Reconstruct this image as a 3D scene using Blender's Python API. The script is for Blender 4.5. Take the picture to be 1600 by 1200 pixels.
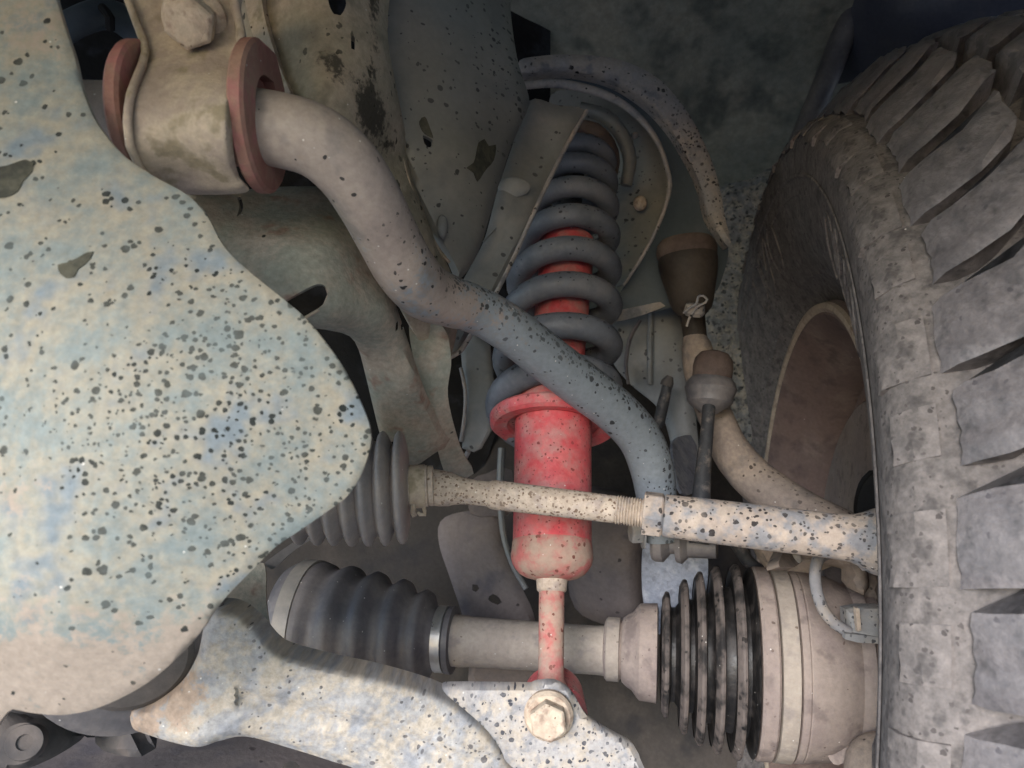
import bpy, bmesh, math, random
import numpy as np
from mathutils import Vector, Matrix
from mathutils.geometry import delaunay_2d_cdt

random.seed(7)
for o in list(bpy.data.objects):
    bpy.data.objects.remove(o)
SC = bpy.context.scene
COL = SC.collection

# ------------------------------------------------------------------ camera
CAM_H = 0.582                      # lens height above the ground (m)
FPX = 1200.0                      # focal length in photo pixels (1600 px wide)
cam_d = bpy.data.cameras.new('camera')
cam = bpy.data.objects.new('camera', cam_d)
COL.objects.link(cam)
cam.location = (0, 0, CAM_H)
cam.rotation_euler = (math.radians(90), 0, 0)
cam_d.sensor_width = 36.0
cam_d.lens = 36.0 * FPX / 1600.0
cam_d.clip_start = 0.01
cam_d.clip_end = 500
cam_d.dof.use_dof = True
cam_d.dof.focus_distance = 0.44
cam_d.dof.aperture_fstop = 16
SC.camera = cam

# ------------------------------------------------------------------ light
SUN_EL, SUN_AZ = math.radians(22), math.radians(200)   # from behind the camera, a little to the left
world = bpy.data.worlds.new('World')
SC.world = world
world.use_nodes = True
wn = world.node_tree
wn.nodes.clear()
sky = wn.nodes.new('ShaderNodeTexSky')
sky.sky_type = 'NISHITA'
sky.sun_disc = False
sky.sun_elevation = SUN_EL
sky.sun_rotation = SUN_AZ
sky.dust_density = 0.6
sky.ozone_density = 2.0
bg = wn.nodes.new('ShaderNodeBackground')
bg.inputs[1].default_value = 0.15
wo = wn.nodes.new('ShaderNodeOutputWorld')
wn.links.new(sky.outputs[0], bg.inputs[0])
wn.links.new(bg.outputs[0], wo.inputs[0])
sun_d = bpy.data.lights.new('sun', 'SUN')
sun_d.energy = 1.5
sun_d.angle = math.radians(24)      # overcast: a very wide soft source
sun_d.color = (1.0, 0.97, 0.985)
sun = bpy.data.objects.new('sun', sun_d)
COL.objects.link(sun)
sdir = Vector((math.sin(SUN_AZ) * math.cos(SUN_EL), math.cos(SUN_AZ) * math.cos(SUN_EL), math.sin(SUN_EL)))
sun.rotation_euler = (-sdir).to_track_quat('-Z', 'Y').to_euler()
SC.view_settings.view_transform = 'Standard'
SC.view_settings.look = 'None'
SC.view_settings.gamma = 1
SC.view_settings.use_curve_mapping = False
SC.view_settings.exposure = 1.45
try:
    SC.cycles.max_bounces = 5
    SC.cycles.diffuse_bounces = 3
except Exception:
    pass


# ------------------------------------------------------------------ geometry helpers
def P(x, y, Z):
    """photo direction (x, y) at distance Z in front of the lens -> a point of the place (m)"""
    return Vector(((x - 800) / FPX * Z, Z, CAM_H - (y - 600) / FPX * Z))


def lin(r, g, b):
    f = lambda c: (c / 255 / 12.92) if c / 255 <= .04045 else ((c / 255 + .055) / 1.055) ** 2.4
    return (f(r), f(g), f(b), 1.0)


class TPS:
    """smooth depth surface through control points (x, y, Z)"""
    def __init__(self, pts):
        p = np.array(pts, float)
        self.c = p[:, :2] / 100.0
        n = len(p)
        d = np.linalg.norm(self.c[:, None] - self.c[None], axis=2)
        K = np.where(d > 0, d * d * np.log(d + 1e-9), 0) + np.eye(n) * 1e-3
        A = np.zeros((n + 3, n + 3))
        A[:n, :n] = K
        A[:n, n] = 1
        A[:n, n + 1:] = self.c
        A[n, :n] = 1
        A[n + 1:, :n] = self.c.T
        b = np.zeros(n + 3)
        b[:n] = p[:, 2]
        self.w = np.linalg.lstsq(A, b, rcond=None)[0]

    def __call__(self, xy):
        q = np.asarray(xy, float) / 100.0
        d = np.linalg.norm(q[:, None] - self.c[None], axis=2)
        K = np.where(d > 0, d * d * np.log(d + 1e-9), 0)
        n = len(self.c)
        return K @ self.w[:n] + self.w[n] + q @ self.w[n + 1:]


def as_z(z):
    if callable(z):
        return z
    if isinstance(z, (int, float)):
        return lambda xy: np.full(len(xy), float(z))
    return TPS(z)


def catmull(pts, step, closed=False):
    P_ = [np.array(p, float) for p in pts]
    n = len(P_)
    out = []
    rng = range(n if closed else n - 1)
    for i in rng:
        if closed:
            a, b, c, d = P_[(i - 1) % n], P_[i], P_[(i + 1) % n], P_[(i + 2) % n]
        else:
            a = P_[i - 1] if i else 2 * P_[0] - P_[1]
            b, c = P_[i], P_[i + 1]
            d = P_[i + 2] if i + 2 < n else 2 * P_[-1] - P_[-2]
        # centripetal-ish: limit overshoot with chord length
        m = max(1, int(np.linalg.norm((c - b)[:min(len(b), 3)]) / step))
        for k in range(m):
            t = k / m
            out.append(.5 * ((2 * b) + (c - a) * t + (2 * a - 5 * b + 4 * c - d) * t * t + (3 * b - a - 3 * c + d) * t ** 3))
    if not closed:
        out.append(P_[-1])
    return out


def resample(pts, step):
    out = []
    n = len(pts)
    for i in range(n):
        a, b = np.array(pts[i], float), np.array(pts[(i + 1) % n], float)
        m = max(1, int(np.linalg.norm(b - a) / step))
        for k in range(m):
            out.append(a + (b - a) * k / m)
    return out


def inside(pts, poly):
    pts = np.asarray(pts, float)
    res = np.zeros(len(pts), bool)
    n = len(poly)
    for i in range(n):
        x1, y1 = poly[i]
        x2, y2 = poly[(i + 1) % n]
        if y1 == y2:
            continue
        c = ((pts[:, 1] < y1) != (pts[:, 1] < y2)) & (pts[:, 0] < (x2 - x1) * (pts[:, 1] - y1) / (y2 - y1) + x1)
        res ^= c
    return res


def edge_dist(pts, poly):
    pts = np.asarray(pts, float)
    best = np.full(len(pts), 1e9)
    n = len(poly)
    for i in range(n):
        a, b = np.array(poly[i], float), np.array(poly[(i + 1) % n], float)
        ab = b - a
        L = max(ab @ ab, 1e-9)
        t = np.clip(((pts - a) @ ab) / L, 0, 1)
        d = np.linalg.norm(pts - (a + t[:, None] * ab), axis=1)
        best = np.minimum(best, d)
    return best


def link_mesh(name, V, Fc, mat, parent=None, dens=None, smooth=True, angle=38, bevel=0, base=None, tint=None):
    if parent is not None:
        base = parent['_loc'] if '_loc' in parent else (0, 0, 0)
    if base is None:
        base = (0, 0, 0)
    base = Vector(base)
    me = bpy.data.meshes.new(name)
    me.from_pydata([tuple(Vector(v) - base) for v in V], [], Fc)
    me.validate()
    bm = bmesh.new()
    bm.from_mesh(me)
    bmesh.ops.recalc_face_normals(bm, faces=bm.faces)
    bm.to_mesh(me)
    bm.free()
    at = me.attributes.new('dens', 'FLOAT', 'POINT')
    if dens is None:
        dens = .35
    if isinstance(dens, (int, float)):
        at.data.foreach_set('value', [float(dens)] * len(me.vertices))
    else:
        d = list(dens)
        d = (d + [0.3] * len(me.vertices))[:len(me.vertices)]
        at.data.foreach_set('value', [float(x) for x in d])
    if tint is not None:
        a2 = me.attributes.new('tint', 'FLOAT', 'POINT')
        a2.data.foreach_set('value', [float(x) for x in tint])
    if smooth:
        me.polygons.foreach_set('use_smooth', [True] * len(me.polygons))
        me.set_sharp_from_angle(angle=math.radians(angle))
    me.materials.append(mat)
    o = bpy.data.objects.new(name, me)
    COL.objects.link(o)
    if parent is not None:
        o.parent = parent
        o['_loc'] = tuple(base)
    else:
        o.location = base
        o['_loc'] = tuple(base)
    if bevel:
        m = o.modifiers.new('bevel', 'BEVEL')
        m.width = bevel
        m.segments = 2
        m.limit_method = 'ANGLE'
        m.angle_limit = math.radians(40)
        m.harden_normals = False
    return o


def thing(name, label, cat, loc, group=None):
    o = bpy.data.objects.new(name, None)
    o.empty_display_size = .02
    COL.objects.link(o)
    o.location = loc
    o['_loc'] = tuple(loc)
    o['label'] = label
    o['category'] = cat
    if group:
        o['group'] = group
    return o


def tag(o, label, cat, group=None):
    o['label'] = label
    o['category'] = cat
    if group:
        o['group'] = group
    return o


def sheet(name, outline, z, mat, parent=None, th=.003, holes=(), step=14, roll=None, dens=None, smooth=True, bevel=0.0006, angle=38, base=None, zmod=None, ragged=0, tint=None):
    """pressed or cast plate: outline in photo directions, real depth surface z, real thickness th (m)"""
    zf = as_z(z)
    ol = catmull(outline, step, True) if smooth else resample(outline, step)
    ol = [np.array(p[:2]) for p in ol]
    if ragged:
        ol = [p + np.array([random.uniform(-ragged, ragged), random.uniform(-ragged, ragged)]) for p in ol]
    hs = [[np.array(p[:2]) for p in catmull(h, max(4, step * .5), True)] for h in holes]
    arr = np.array(ol)
    mn, mx = arr.min(0), arr.max(0)
    gx = np.arange(mn[0] + step * .5, mx[0], step)
    gy = np.arange(mn[1] + step * .5, mx[1], step)
    g = np.array([(x + (step * .5 if j % 2 else 0), y) for j, y in enumerate(gy) for x in gx])
    pts = list(ol)
    edges = [(i, (i + 1) % len(ol)) for i in range(len(ol))]
    for h in hs:
        s = len(pts)
        pts += h
        edges += [(s + i, s + (i + 1) % len(h)) for i in range(len(h))]
    if len(g):
        keep = inside(g, ol) & (edge_dist(g, ol) > step * .4)
        for h in hs:
            keep &= ~inside(g, h) & (edge_dist(g, h) > step * .4)
        pts += list(g[keep])
    r = delaunay_2d_cdt([Vector((float(p[0]), float(p[1]))) for p in pts], edges, [], 0, 1e-5)
    v2 = np.array([(v.x, v.y) for v in r[0]])
    tris = np.array([f for f in r[2] if len(f) == 3])
    cen = v2[tris].mean(1)
    k = inside(cen, ol)
    for h in hs:
        k &= ~inside(cen, h)
    tris = tris[k]
    used = np.unique(tris)
    remap = -np.ones(len(v2), int)
    remap[used] = np.arange(len(used))
    v2 = v2[used]
    tris = remap[tris]
    Z = np.asarray(zf(v2), float).copy()
    if roll:
        d = edge_dist(v2, ol)
        Z += roll[1] * np.clip(1 - d / roll[0], 0, 1) ** 2
    if zmod is not None:
        Z += zmod(v2)
    V = np.stack([(v2[:, 0] - 800) / FPX * Z, Z, CAM_H - (v2[:, 1] - 600) / FPX * Z], 1)
    nr = np.zeros_like(V)
    fn = np.cross(V[tris[:, 1]] - V[tris[:, 0]], V[tris[:, 2]] - V[tris[:, 0]])
    fn[fn[:, 1] < 0] *= -1
    for j in range(3):
        np.add.at(nr, tris[:, j], fn)
    nr /= np.linalg.norm(nr, axis=1)[:, None] + 1e-12
    # the back follows a blend of the local normal and straight back, so that edges never fold over
    mn_ = nr.mean(0)
    mn_ = mn_ / np.linalg.norm(mn_) * .5 + np.array([0, 1, 0]) * .5
    nr = np.tile(mn_, (len(V), 1))
    B = V + nr * th
    n = len(V)
    faces = [tuple(t) for t in tris] + [tuple(t[::-1] + n) for t in tris]
    cnt = {}
    for t in tris:
        for a, b in ((t[0], t[1]), (t[1], t[2]), (t[2], t[0])):
            cnt.setdefault((min(a, b), max(a, b)), []).append((a, b))
    for e, l in cnt.items():
        if len(l) == 1:
            a, b = l[0]
            faces.append((b, a, a + n, b + n))
    faces = [tuple(int(i) for i in f) for f in faces]
    dv = None
    if callable(dens):
        dd = dens(v2)
        dv = np.concatenate([dd, dd])
    elif dens is not None:
        dv = dens
    o = link_mesh(name, np.concatenate([V, B]), faces, mat, parent, dv, True, angle, 0, base, None if tint is None else np.concatenate([tint(v2), tint(v2)]))
    return o


def rings(path, n, cap=True, flat=None):
    """tube around 3D path [(Vector, radius)]; flat(t)->(sx, sy) scales the section"""
    V, Fc = [], []
    pts = [Vector(p[0]) for p in path]
    m = len(pts)
    up = None
    meta = []
    for i in range(m):
        t = (pts[min(i + 1, m - 1)] - pts[max(i - 1, 0)]).normalized()
        if up is None:
            up = Vector((0, 0, 1)) if abs(t.z) < .85 else Vector((1, 0, 0))
        s = t.cross(up).normalized()
        up = s.cross(t).normalized()
        fx, fy = flat(i / (m - 1)) if flat else (1, 1)
        for k in range(n):
            a = 2 * math.pi * k / n
            d = s * math.cos(a) * fx + up * math.sin(a) * fy
            V.append(pts[i] + d * path[i][1])
            meta.append((i / (m - 1), d))
    for i in range(m - 1):
        for k in range(n):
            a, b = i * n + k, i * n + (k + 1) % n
            Fc.append((a, b, b + n, a + n))
    if cap:
        Fc.append(tuple(range(n))[::-1])
        Fc.append(tuple(range((m - 1) * n, m * n)))
    return V, Fc, meta


def tube(name, pts, mat, parent=None, n=20, step=.006, dens=None, flat=None, base=None, bumpy=0, tint=None):
    """pts: (x, y, Z, diameter in photo px at that depth)"""
    q = [list(P(x, y, Z)) + [d * .5 * Z / FPX] for x, y, Z, d in pts]
    s = catmull(q, step)
    path = [(Vector(p[:3]), max(p[3], .0004) * (1 + random.uniform(-bumpy, bumpy))) for p in s]
    V, Fc, meta = rings(path, n, True, flat)
    dv = [dens(t, d) for t, d in meta] if callable(dens) else dens
    return link_mesh(name, V, Fc, mat, parent, dv, base=base, tint=[tint(t, d) for t, d in meta] if tint else None)


def lathe3(name, A, B, prof, mat, parent=None, n=40, arc=None, dens=None, angle=30, base=None, cap=True):
    """A, B: axis points; prof: (s 0..1 along the axis, radius m)"""
    A, B = Vector(A), Vector(B)
    t = (B - A).normalized()
    u = t.cross(Vector((0, 0, 1)) if abs(t.z) < .8 else Vector((0, 1, 0))).normalized()
    v = t.cross(u)
    V, Fc = [], []
    m = len(prof)
    for s, r in prof:
        c = A + (B - A) * s
        for k in range(n):
            a = 2 * math.pi * k / n
            V.append(c + (u * math.cos(a) + v * math.sin(a)) * r)
    for i in range(m - 1):
        for k in range(n):
            a, b = i * n + k, i * n + (k + 1) % n
            Fc.append((a, b, b + n, a + n))
    if cap:
        if prof[0][1] > 1e-5:
            Fc.append(tuple(range(n))[::-1])
        if prof[-1][1] > 1e-5:
            Fc.append(tuple(range((m - 1) * n, m * n)))
    return link_mesh(name, V, Fc, mat, parent, dens, angle=angle, base=base)


def lathe(name, a, b, prof, mat, parent=None, along='x', **k):
    """a, b: (x, y, Z) axis ends; prof: (photo coordinate along the axis, radius in photo px there)"""
    A, B = P(*a), P(*b)
    D = B - A
    out = []
    for q, rp in prof:
        if along == 'x':
            kk = (q - 800) / FPX
            s = (kk * A.y - A.x) / (D.x - kk * D.y)
        else:
            kk = -(q - 600) / FPX
            s = (kk * A.y - (A.z - CAM_H)) / (D.z - kk * D.y)
        Zq = A.y + D.y * s
        out.append((s, max(rp, 0.0) * Zq / FPX))
    return lathe3(name, A, B, out, mat, parent, **k)


def prism(name, C, ax, up, poly, h, mat, parent=None, chamfer=0, dens=None, base=None, top_scale=1.0):
    """polygon (list of (u, v) m) extruded by h along ax from C"""
    ax = Vector(ax).normalized()
    s = ax.cross(Vector(up)).normalized()
    w = s.cross(ax)
    V = []
    L = [(0, 1.0), (h - chamfer, top_scale), (h, top_scale * (1 - (chamfer * .9) / max(max(abs(a), abs(b)) for a, b in poly)))] if chamfer else [(0, 1.0), (h, top_scale)]
    n = len(poly)
    for z, sc in L:
        for a, b in poly:
            V.append(Vector(C) + ax * z + (s * a + w * b) * sc)
    Fc = [tuple(range(n))[::-1], tuple(range((len(L) - 1) * n, len(L) * n))]
    for i in range(len(L) - 1):
        for k in range(n):
            a, b = i * n + k, i * n + (k + 1) % n
            Fc.append((a, b, b + n, a + n))
    return link_mesh(name, V, Fc, mat, parent, dens, angle=25, bevel=.0006, base=base)


def ngon(n, r, rot=0):
    return [(r * math.cos(rot + 2 * math.pi * k / n), r * math.sin(rot + 2 * math.pi * k / n)) for k in range(n)]


# ------------------------------------------------------------------ materials
def material(name, c1, c2, c3=None, sc=45, amt=.5, sharp=.22, c3amt=.45, c3sc=None, spot=None, spot_col=(42, 44, 42), spot2=None, spot3=None,
             rough=.82, metal=0.0, bump=.35, bsc=700, var=.25, glint=.0, spec=.25, coarse=.0, sat=.74, tint=None, stretch=None, det=4, mr=.62):
    m = bpy.data.materials.new(name)
    m.use_nodes = True
    nt = m.node_tree
    N, L = nt.nodes, nt.links
    N.clear()
    out = N.new('ShaderNodeOutputMaterial')
    bs = N.new('ShaderNodeBsdfPrincipled')
    L.new(bs.outputs[0], out.inputs[0])
    bs.inputs['Metallic'].default_value = metal
    bs.inputs['Specular IOR Level'].default_value = spec
    tc = N.new('ShaderNodeTexCoord')
    co = tc.outputs['Object']
    if stretch:
        mp = N.new('ShaderNodeMapping')
        mp.inputs['Scale'].default_value = stretch
        L.new(co, mp.inputs[0])
        co = mp.outputs[0]

    def dusty(c):
        g_ = .3 * c[0] + .55 * c[1] + .15 * c[2]
        return lin(*[max(0, min(255, g_ + (v - g_) * sat)) for v in c])

    def noise(scale, detail=3, rough_=.6, dist=0.0):
        n = N.new('ShaderNodeTexNoise')
        n.inputs['Scale'].default_value = scale
        n.inputs['Detail'].default_value = detail
        n.inputs['Roughness'].default_value = rough_
        n.inputs['Distortion'].default_value = dist
        L.new(co, n.inputs['Vector'])
        return n.outputs[0]

    def put(n, i, x):
        if isinstance(x, (int, float, tuple)):
            n.inputs[i].default_value = x
        else:
            L.new(x, n.inputs[i])

    def mrange(v, a, b, c=0.0, d=1.0, smooth=True):
        r = N.new('ShaderNodeMapRange')
        if smooth:
            r.interpolation_type = 'SMOOTHSTEP'
        for i, x in ((1, a), (2, b), (3, c), (4, d)):
            put(r, i, x)
        L.new(v, r.inputs[0])
        return r.outputs[0]

    def math_(op, a, b=None, c=None):
        n = N.new('ShaderNodeMath')
        n.operation = op
        for i, x in enumerate((a, b, c)):
            if x is not None:
                put(n, i, x)
        return n.outputs[0]

    def mix(f, a, b):
        n = N.new('ShaderNodeMix')
        n.data_type = 'RGBA'
        for i, x in ((0, f), (6, a), (7, b)):
            put(n, i, x)
        return n.outputs[2]

    n1 = noise(sc, det, mr)
    mid = .5 + (.5 - amt) * .5
    col = mix(mrange(n1, mid - sharp * .5, mid + sharp * .5), dusty(c1), dusty(c2))
    if c3:
        f3 = mrange(noise((c3sc or sc * 1.7), 3, .6), .62 - c3amt * .25, .72 - c3amt * .1, 0.0, .85)
        col = mix(f3, col, dusty(c3))
    fine = noise(bsc * .4, 3, .7)
    if tint:
        ti = N.new('ShaderNodeAttribute')
        ti.attribute_name = 'tint'
        tf = math_('ADD', ti.outputs['Fac'], math_('MULTIPLY_ADD', n1, 1.8, -.9))
        tf = math_('ADD', tf, math_('MULTIPLY_ADD', fine, 1.0, -.5))
        tf = math_('MULTIPLY', mrange(tf, .3, .62), mrange(ti.outputs['Fac'], 0.0, .15))
        col = mix(tf, col, dusty(tint))
    hv = N.new('ShaderNodeHueSaturation')
    L.new(mrange(fine, .3, .7, 1 - var, 1 + var * .6, False), hv.inputs['Value'])
    L.new(col, hv.inputs['Color'])
    col = hv.outputs[0]
    if spot:
        at = N.new('ShaderNodeAttribute')
        at.attribute_name = 'dens'
        nn = N.new('ShaderNodeTexNoise')
        nn.inputs['Scale'].default_value = spot[0] * 1.3
        nn.inputs['Detail'].default_value = 1
        L.new(co, nn.inputs['Vector'])
        vs_ = N.new('ShaderNodeVectorMath')
        vs_.operation = 'SUBTRACT'
        vs_.inputs[1].default_value = (.5, .5, .5)
        L.new(nn.outputs[1], vs_.inputs[0])
        vm = N.new('ShaderNodeVectorMath')
        vm.operation = 'MULTIPLY_ADD'
        dk = (spot[2] if len(spot) > 2 else .5) / spot[0]
        vm.inputs[1].default_value = (dk, dk, dk)
        L.new(vs_.outputs[0], vm.inputs[0])
        L.new(co, vm.inputs[2])

        def spots(scale, size, mul=1.0):
            vo = N.new('ShaderNodeTexVoronoi')
            vo.inputs['Scale'].default_value = scale
            L.new(vm.outputs[0], vo.inputs['Vector'])
            sp = N.new('ShaderNodeSeparateColor')
            L.new(vo.outputs['Color'], sp.inputs[0])
            ex = math_('LESS_THAN', sp.outputs[1], math_('MULTIPLY', at.outputs['Fac'], mul))
            rad = math_('MULTIPLY_ADD', math_('POWER', sp.outputs[0], 1.1), size * .72, size * .33)
            rad = math_('MULTIPLY', rad, ex)
            return math_('MULTIPLY', mrange(vo.outputs['Distance'], math_('SUBTRACT', rad, .07), rad, 1.0, 0.0), ex)

        smask = spots(spot[0], spot[1])
        if spot2:
            smask = math_('MAXIMUM', smask, spots(spot2[0], spot2[1], .85))
        if spot3:
            smask = math_('MAXIMUM', smask, spots(spot3[0], spot3[1], .8))
        col = mix(math_('MULTIPLY', smask, mrange(n1, .35, .65, .6, 1.0)), col, lin(*spot_col))
    if glint:
        vo = N.new('ShaderNodeTexVoronoi')
        vo.inputs['Scale'].default_value = 360
        L.new(co, vo.inputs['Vector'])
        sp = N.new('ShaderNodeSeparateColor')
        L.new(vo.outputs['Color'], sp.inputs[0])
        ex = math_('LESS_THAN', sp.outputs[2], glint)
        col = mix(math_('MULTIPLY', mrange(vo.outputs['Distance'], .08, .2, .85, 0.0), ex), col, lin(228, 224, 216))
    L.new(col, bs.inputs['Base Color'])
    L.new(mrange(n1, .3, .7, max(.05, rough - .12), min(1, rough + .1), False), bs.inputs['Roughness'])
    if bump:
        h = noise(bsc * (.3 if not coarse else .14), 3 if not coarse else 5, .65)
        bp = N.new('ShaderNodeBump')
        bp.inputs['Strength'].default_value = bump
        bp.inputs['Distance'].default_value = .0012 + coarse * .003
        L.new(h, bp.inputs['Height'])
        L.new(bp.outputs[0], bs.inputs['Normal'])
    return m


MT = {}
MT['skid'] = material('dusty painted skid plate', (134, 146, 144), (170, 160, 138), (120, 138, 150), sc=42, amt=.52, sharp=.26, det=6, mr=.68, spot=(330, .42, .45), spot2=(470, .46), spot3=(235, .40), spot_col=(44, 48, 46), stretch=(1, .02, 1), glint=.02, var=.18, bump=.3, c3sc=40, c3amt=.4, sat=.8, tint=(166, 150, 134))
MT['patch'] = material('bare dark patch', (70, 70, 60), (92, 90, 74), sc=120, bump=.3)
MT['clamp'] = material('dusty clamp steel', (172, 152, 134), (196, 176, 148), (150, 136, 104), sc=50, det=6, bump=.5, spot=(232, 0.24, .5), spot_col=(90, 76, 62), glint=.02, var=.14)
MT['bush'] = material('dusty red urethane', (152, 92, 82), (164, 128, 108), (176, 108, 104), sc=50, amt=.55, sharp=.4, det=6, var=.14, rough=.7, glint=.02, sat=.8)
MT['bar'] = material('dusty anti roll bar', (160, 144, 134), (174, 158, 144), (136, 128, 122), sc=26, amt=.45, det=6, spot=(200, .42, .5), spot2=(320, .42), spot3=(470, .42), spot_col=(22, 23, 26), glint=.07, var=.16, rough=.5, bump=.22, spec=.5, tint=(128, 138, 146))
MT['bar2'] = material('grey anti roll bar paint', (132, 142, 152), (150, 150, 150), (112, 122, 136), sc=18, amt=.4, spot=(294, 0.42, .6), spot2=(180, 0.4), spot_col=(22, 23, 27), glint=.03, var=.12, rough=.62, bump=.2, spec=.4)
MT['frame'] = material('dusty frame steel', (158, 148, 124), (182, 164, 140), (140, 132, 112), sc=32, det=6, bump=.5, amt=.5, spot=(190, .42, .8), spot_col=(44, 44, 38), glint=.012, var=.18, tint=(80, 75, 64))
MT['frame2'] = material('green grey frame steel', (146, 148, 132), (172, 154, 134), (150, 116, 98), sc=34, amt=.45, sharp=.3, det=6, mr=.68, c3sc=52, c3amt=.12, spot=(150, .36, .5), spot_col=(40, 40, 38), var=.22, glint=.006, bump=.5)
MT['tower'] = material('dark tower panel paint', (126, 126, 120), (142, 138, 128), (112, 112, 110), sc=12, amt=.4, spot=(190, .34, .45), spot2=(330, .38), spot_col=(44, 45, 44), var=.08, stretch=(1, .2, 1), rough=.5, spec=.5, bump=.15)
MT['tower2'] = material('grey stamped steel', (122, 124, 124), (140, 136, 130), (110, 112, 114), sc=14, amt=.4, spot=(190, .36, .4), spot_col=(40, 41, 42), var=.08, rough=.5, spec=.5, bump=.15)
MT['arm'] = material('blue black arm paint', (68, 82, 92), (86, 94, 102), sc=16, amt=.3, var=.1, rough=.5, spec=.5, bump=.15)
MT['flange'] = material('dusty arm flange', (150, 146, 146), (166, 154, 144), (120, 120, 126), sc=40, det=6, spot=(230, .42, .6), spot2=(380, .42), spot_col=(34, 35, 38), var=.16)
MT['spring'] = material('grey spring paint', (106, 112, 124), (124, 124, 130), (94, 100, 110), sc=30, amt=.4, det=6, spot=(260, .40, .45), spot2=(400, .40), spot_col=(20, 21, 25), var=.1, rough=.5, spec=.5)
MT['red'] = material('dusty red shock paint', (214, 78, 84), (194, 132, 126), (222, 104, 104), sc=60, amt=.46, sharp=.3, det=6, mr=.68, spot=(330, .38, .45), spot2=(520, .38), spot_col=(126, 52, 50), glint=.05, var=.12, rough=.5, spec=.5, bump=.3, sat=.92)
MT['redcap'] = material('dust caked red cap', (194, 98, 94), (176, 148, 130), (196, 104, 100), sc=60, amt=.6, sharp=.3, spot=(280, .4, .8), spot_col=(112, 66, 58), glint=.03, var=.12, sat=.85)
MT['tan'] = material('dust caked steel', (188, 166, 144), (200, 180, 158), (172, 154, 142), sc=70, det=6, spot=(330, .40, .5), spot2=(500, .42), spot_col=(112, 92, 78), glint=.06, var=.2, bump=.6)
MT['tanb'] = material('chipped dusty steel', (188, 168, 150), (178, 158, 142), (134, 138, 146), sc=60, amt=.45, det=6, spot=(250, .42, .5), spot2=(400, .42), spot_col=(56, 52, 52), glint=.04, var=.18, bump=.5, c3amt=.75)
MT['lca'] = material('chipped control arm paint', (172, 170, 168), (192, 178, 158), (150, 154, 162), sc=110, amt=.5, sharp=.16, det=6, mr=.7, spot=(190, .34, .5), spot2=(400, .36), spot_col=(88, 86, 88), stretch=(1, .1, 1), glint=.06, var=.3, bump=.6, c3sc=80, c3amt=.5, tint=(176, 150, 128))
MT['lca2'] = material('mottled bracket paint', (172, 168, 166), (188, 174, 156), (140, 142, 148), sc=90, amt=.45, sharp=.2, det=6, mr=.7, spot=(260, .38, .5), spot2=(400, .38), spot_col=(68, 70, 78), glint=.03, var=.22, bump=.5, stretch=(1, .1, 1))
MT['rubber'] = material('dusty black rubber', (86, 84, 88), (124, 116, 112), sc=34, amt=.4, sharp=.4, det=6, var=.15, rough=.5, bump=.2, glint=.03, spec=.5)
MT['rubber2'] = material('grey bellows rubber', (136, 130, 130), (168, 152, 140), sc=30, amt=.45, sharp=.4, det=6, var=.12, rough=.5, bump=.15, glint=.05, spec=.5)
MT['bootdust'] = material('dust ringed boot rubber', (110, 98, 92), (44, 42, 42), sc=70, amt=.42, sharp=.2, spot=(232, 0.42, 1), spot_col=(24, 24, 25), var=.2, rough=.75, glint=.02)
MT['boot_in'] = material('dark boot fold', (30, 29, 30), (58, 53, 51), sc=90, amt=.4, det=6, var=.25, rough=.5, glint=.05, spec=.5)
MT['cv'] = material('brown dusty housing', (148, 130, 122), (160, 142, 130), (126, 110, 104), sc=40, det=6, bump=.5, spot=(264, 0.28, .8), spot_col=(100, 86, 80), var=.12, glint=.01)
MT['shaft'] = material('dusty axle shaft', (160, 146, 132), (170, 156, 140), (146, 134, 126), sc=50, det=6, bump=.5, spot=(232, 0.24, .6), spot_col=(112, 98, 86), var=.12, glint=.02)
MT['clampsteel'] = material('bright clamp band', (190, 190, 186), (206, 204, 198), sc=60, metal=.75, rough=.38, var=.1, bump=.1)
MT['bandtan'] = material('dull clamp band', (138, 132, 124), (150, 142, 130), sc=60, metal=.3, rough=.55, var=.1, bump=.1)
MT['tyre'] = material('dusty tyre rubber', (104, 98, 96), (134, 125, 121), (88, 83, 82), sc=60, amt=.5, sharp=.4, det=6, mr=.7, spot=(380, .42, .8), spot_col=(80, 75, 74), glint=.012, var=.3, rough=.8, bump=.55, bsc=700, coarse=.1)
MT['tread'] = material('dusty tread rubber', (112, 106, 108), (142, 134, 134), (94, 90, 92), sc=60, amt=.5, sharp=.4, det=6, mr=.7, spot=(230, .40, .8), spot_col=(84, 80, 84), var=.26, rough=.45, bump=.6, coarse=.15, spec=.6)
MT['rim'] = material('muddy rim barrel', (136, 110, 100), (152, 128, 114), (116, 94, 88), sc=26, amt=.4, det=6, var=.14, rough=.7, glint=.006)
MT['rimlip'] = material('pale muddy rim lip', (186, 162, 138), (200, 178, 152), (160, 134, 118), sc=40, det=6, var=.16, rough=.7, glint=.01)
MT['rimdark'] = material('brown wheel disc', (112, 92, 86), (124, 104, 96), sc=20, var=.1)
MT['knuckle'] = material('dusty knuckle casting', (148, 130, 116), (162, 142, 124), (126, 114, 106), sc=34, det=6, spot=(280, .40, .6), spot_col=(66, 58, 54), var=.18, glint=.01, bump=.6)
MT['dark'] = material('dark dusty steel', (84, 80, 78), (108, 98, 92), (70, 68, 70), sc=14, amt=.4, var=.12)
MT['mauve'] = material('mauve dusty panel', (116, 105, 102), (132, 119, 112), (98, 92, 97), sc=14, amt=.45, det=6, spot=(150, .36, .5), spot_col=(64, 58, 58), var=.12)
MT['black'] = material('black engine bay', (22, 22, 23), (34, 33, 32), (48, 52, 58), sc=20, amt=.4, var=.2)  # this black also serves as the shade in the engine bay and gaps
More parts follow.
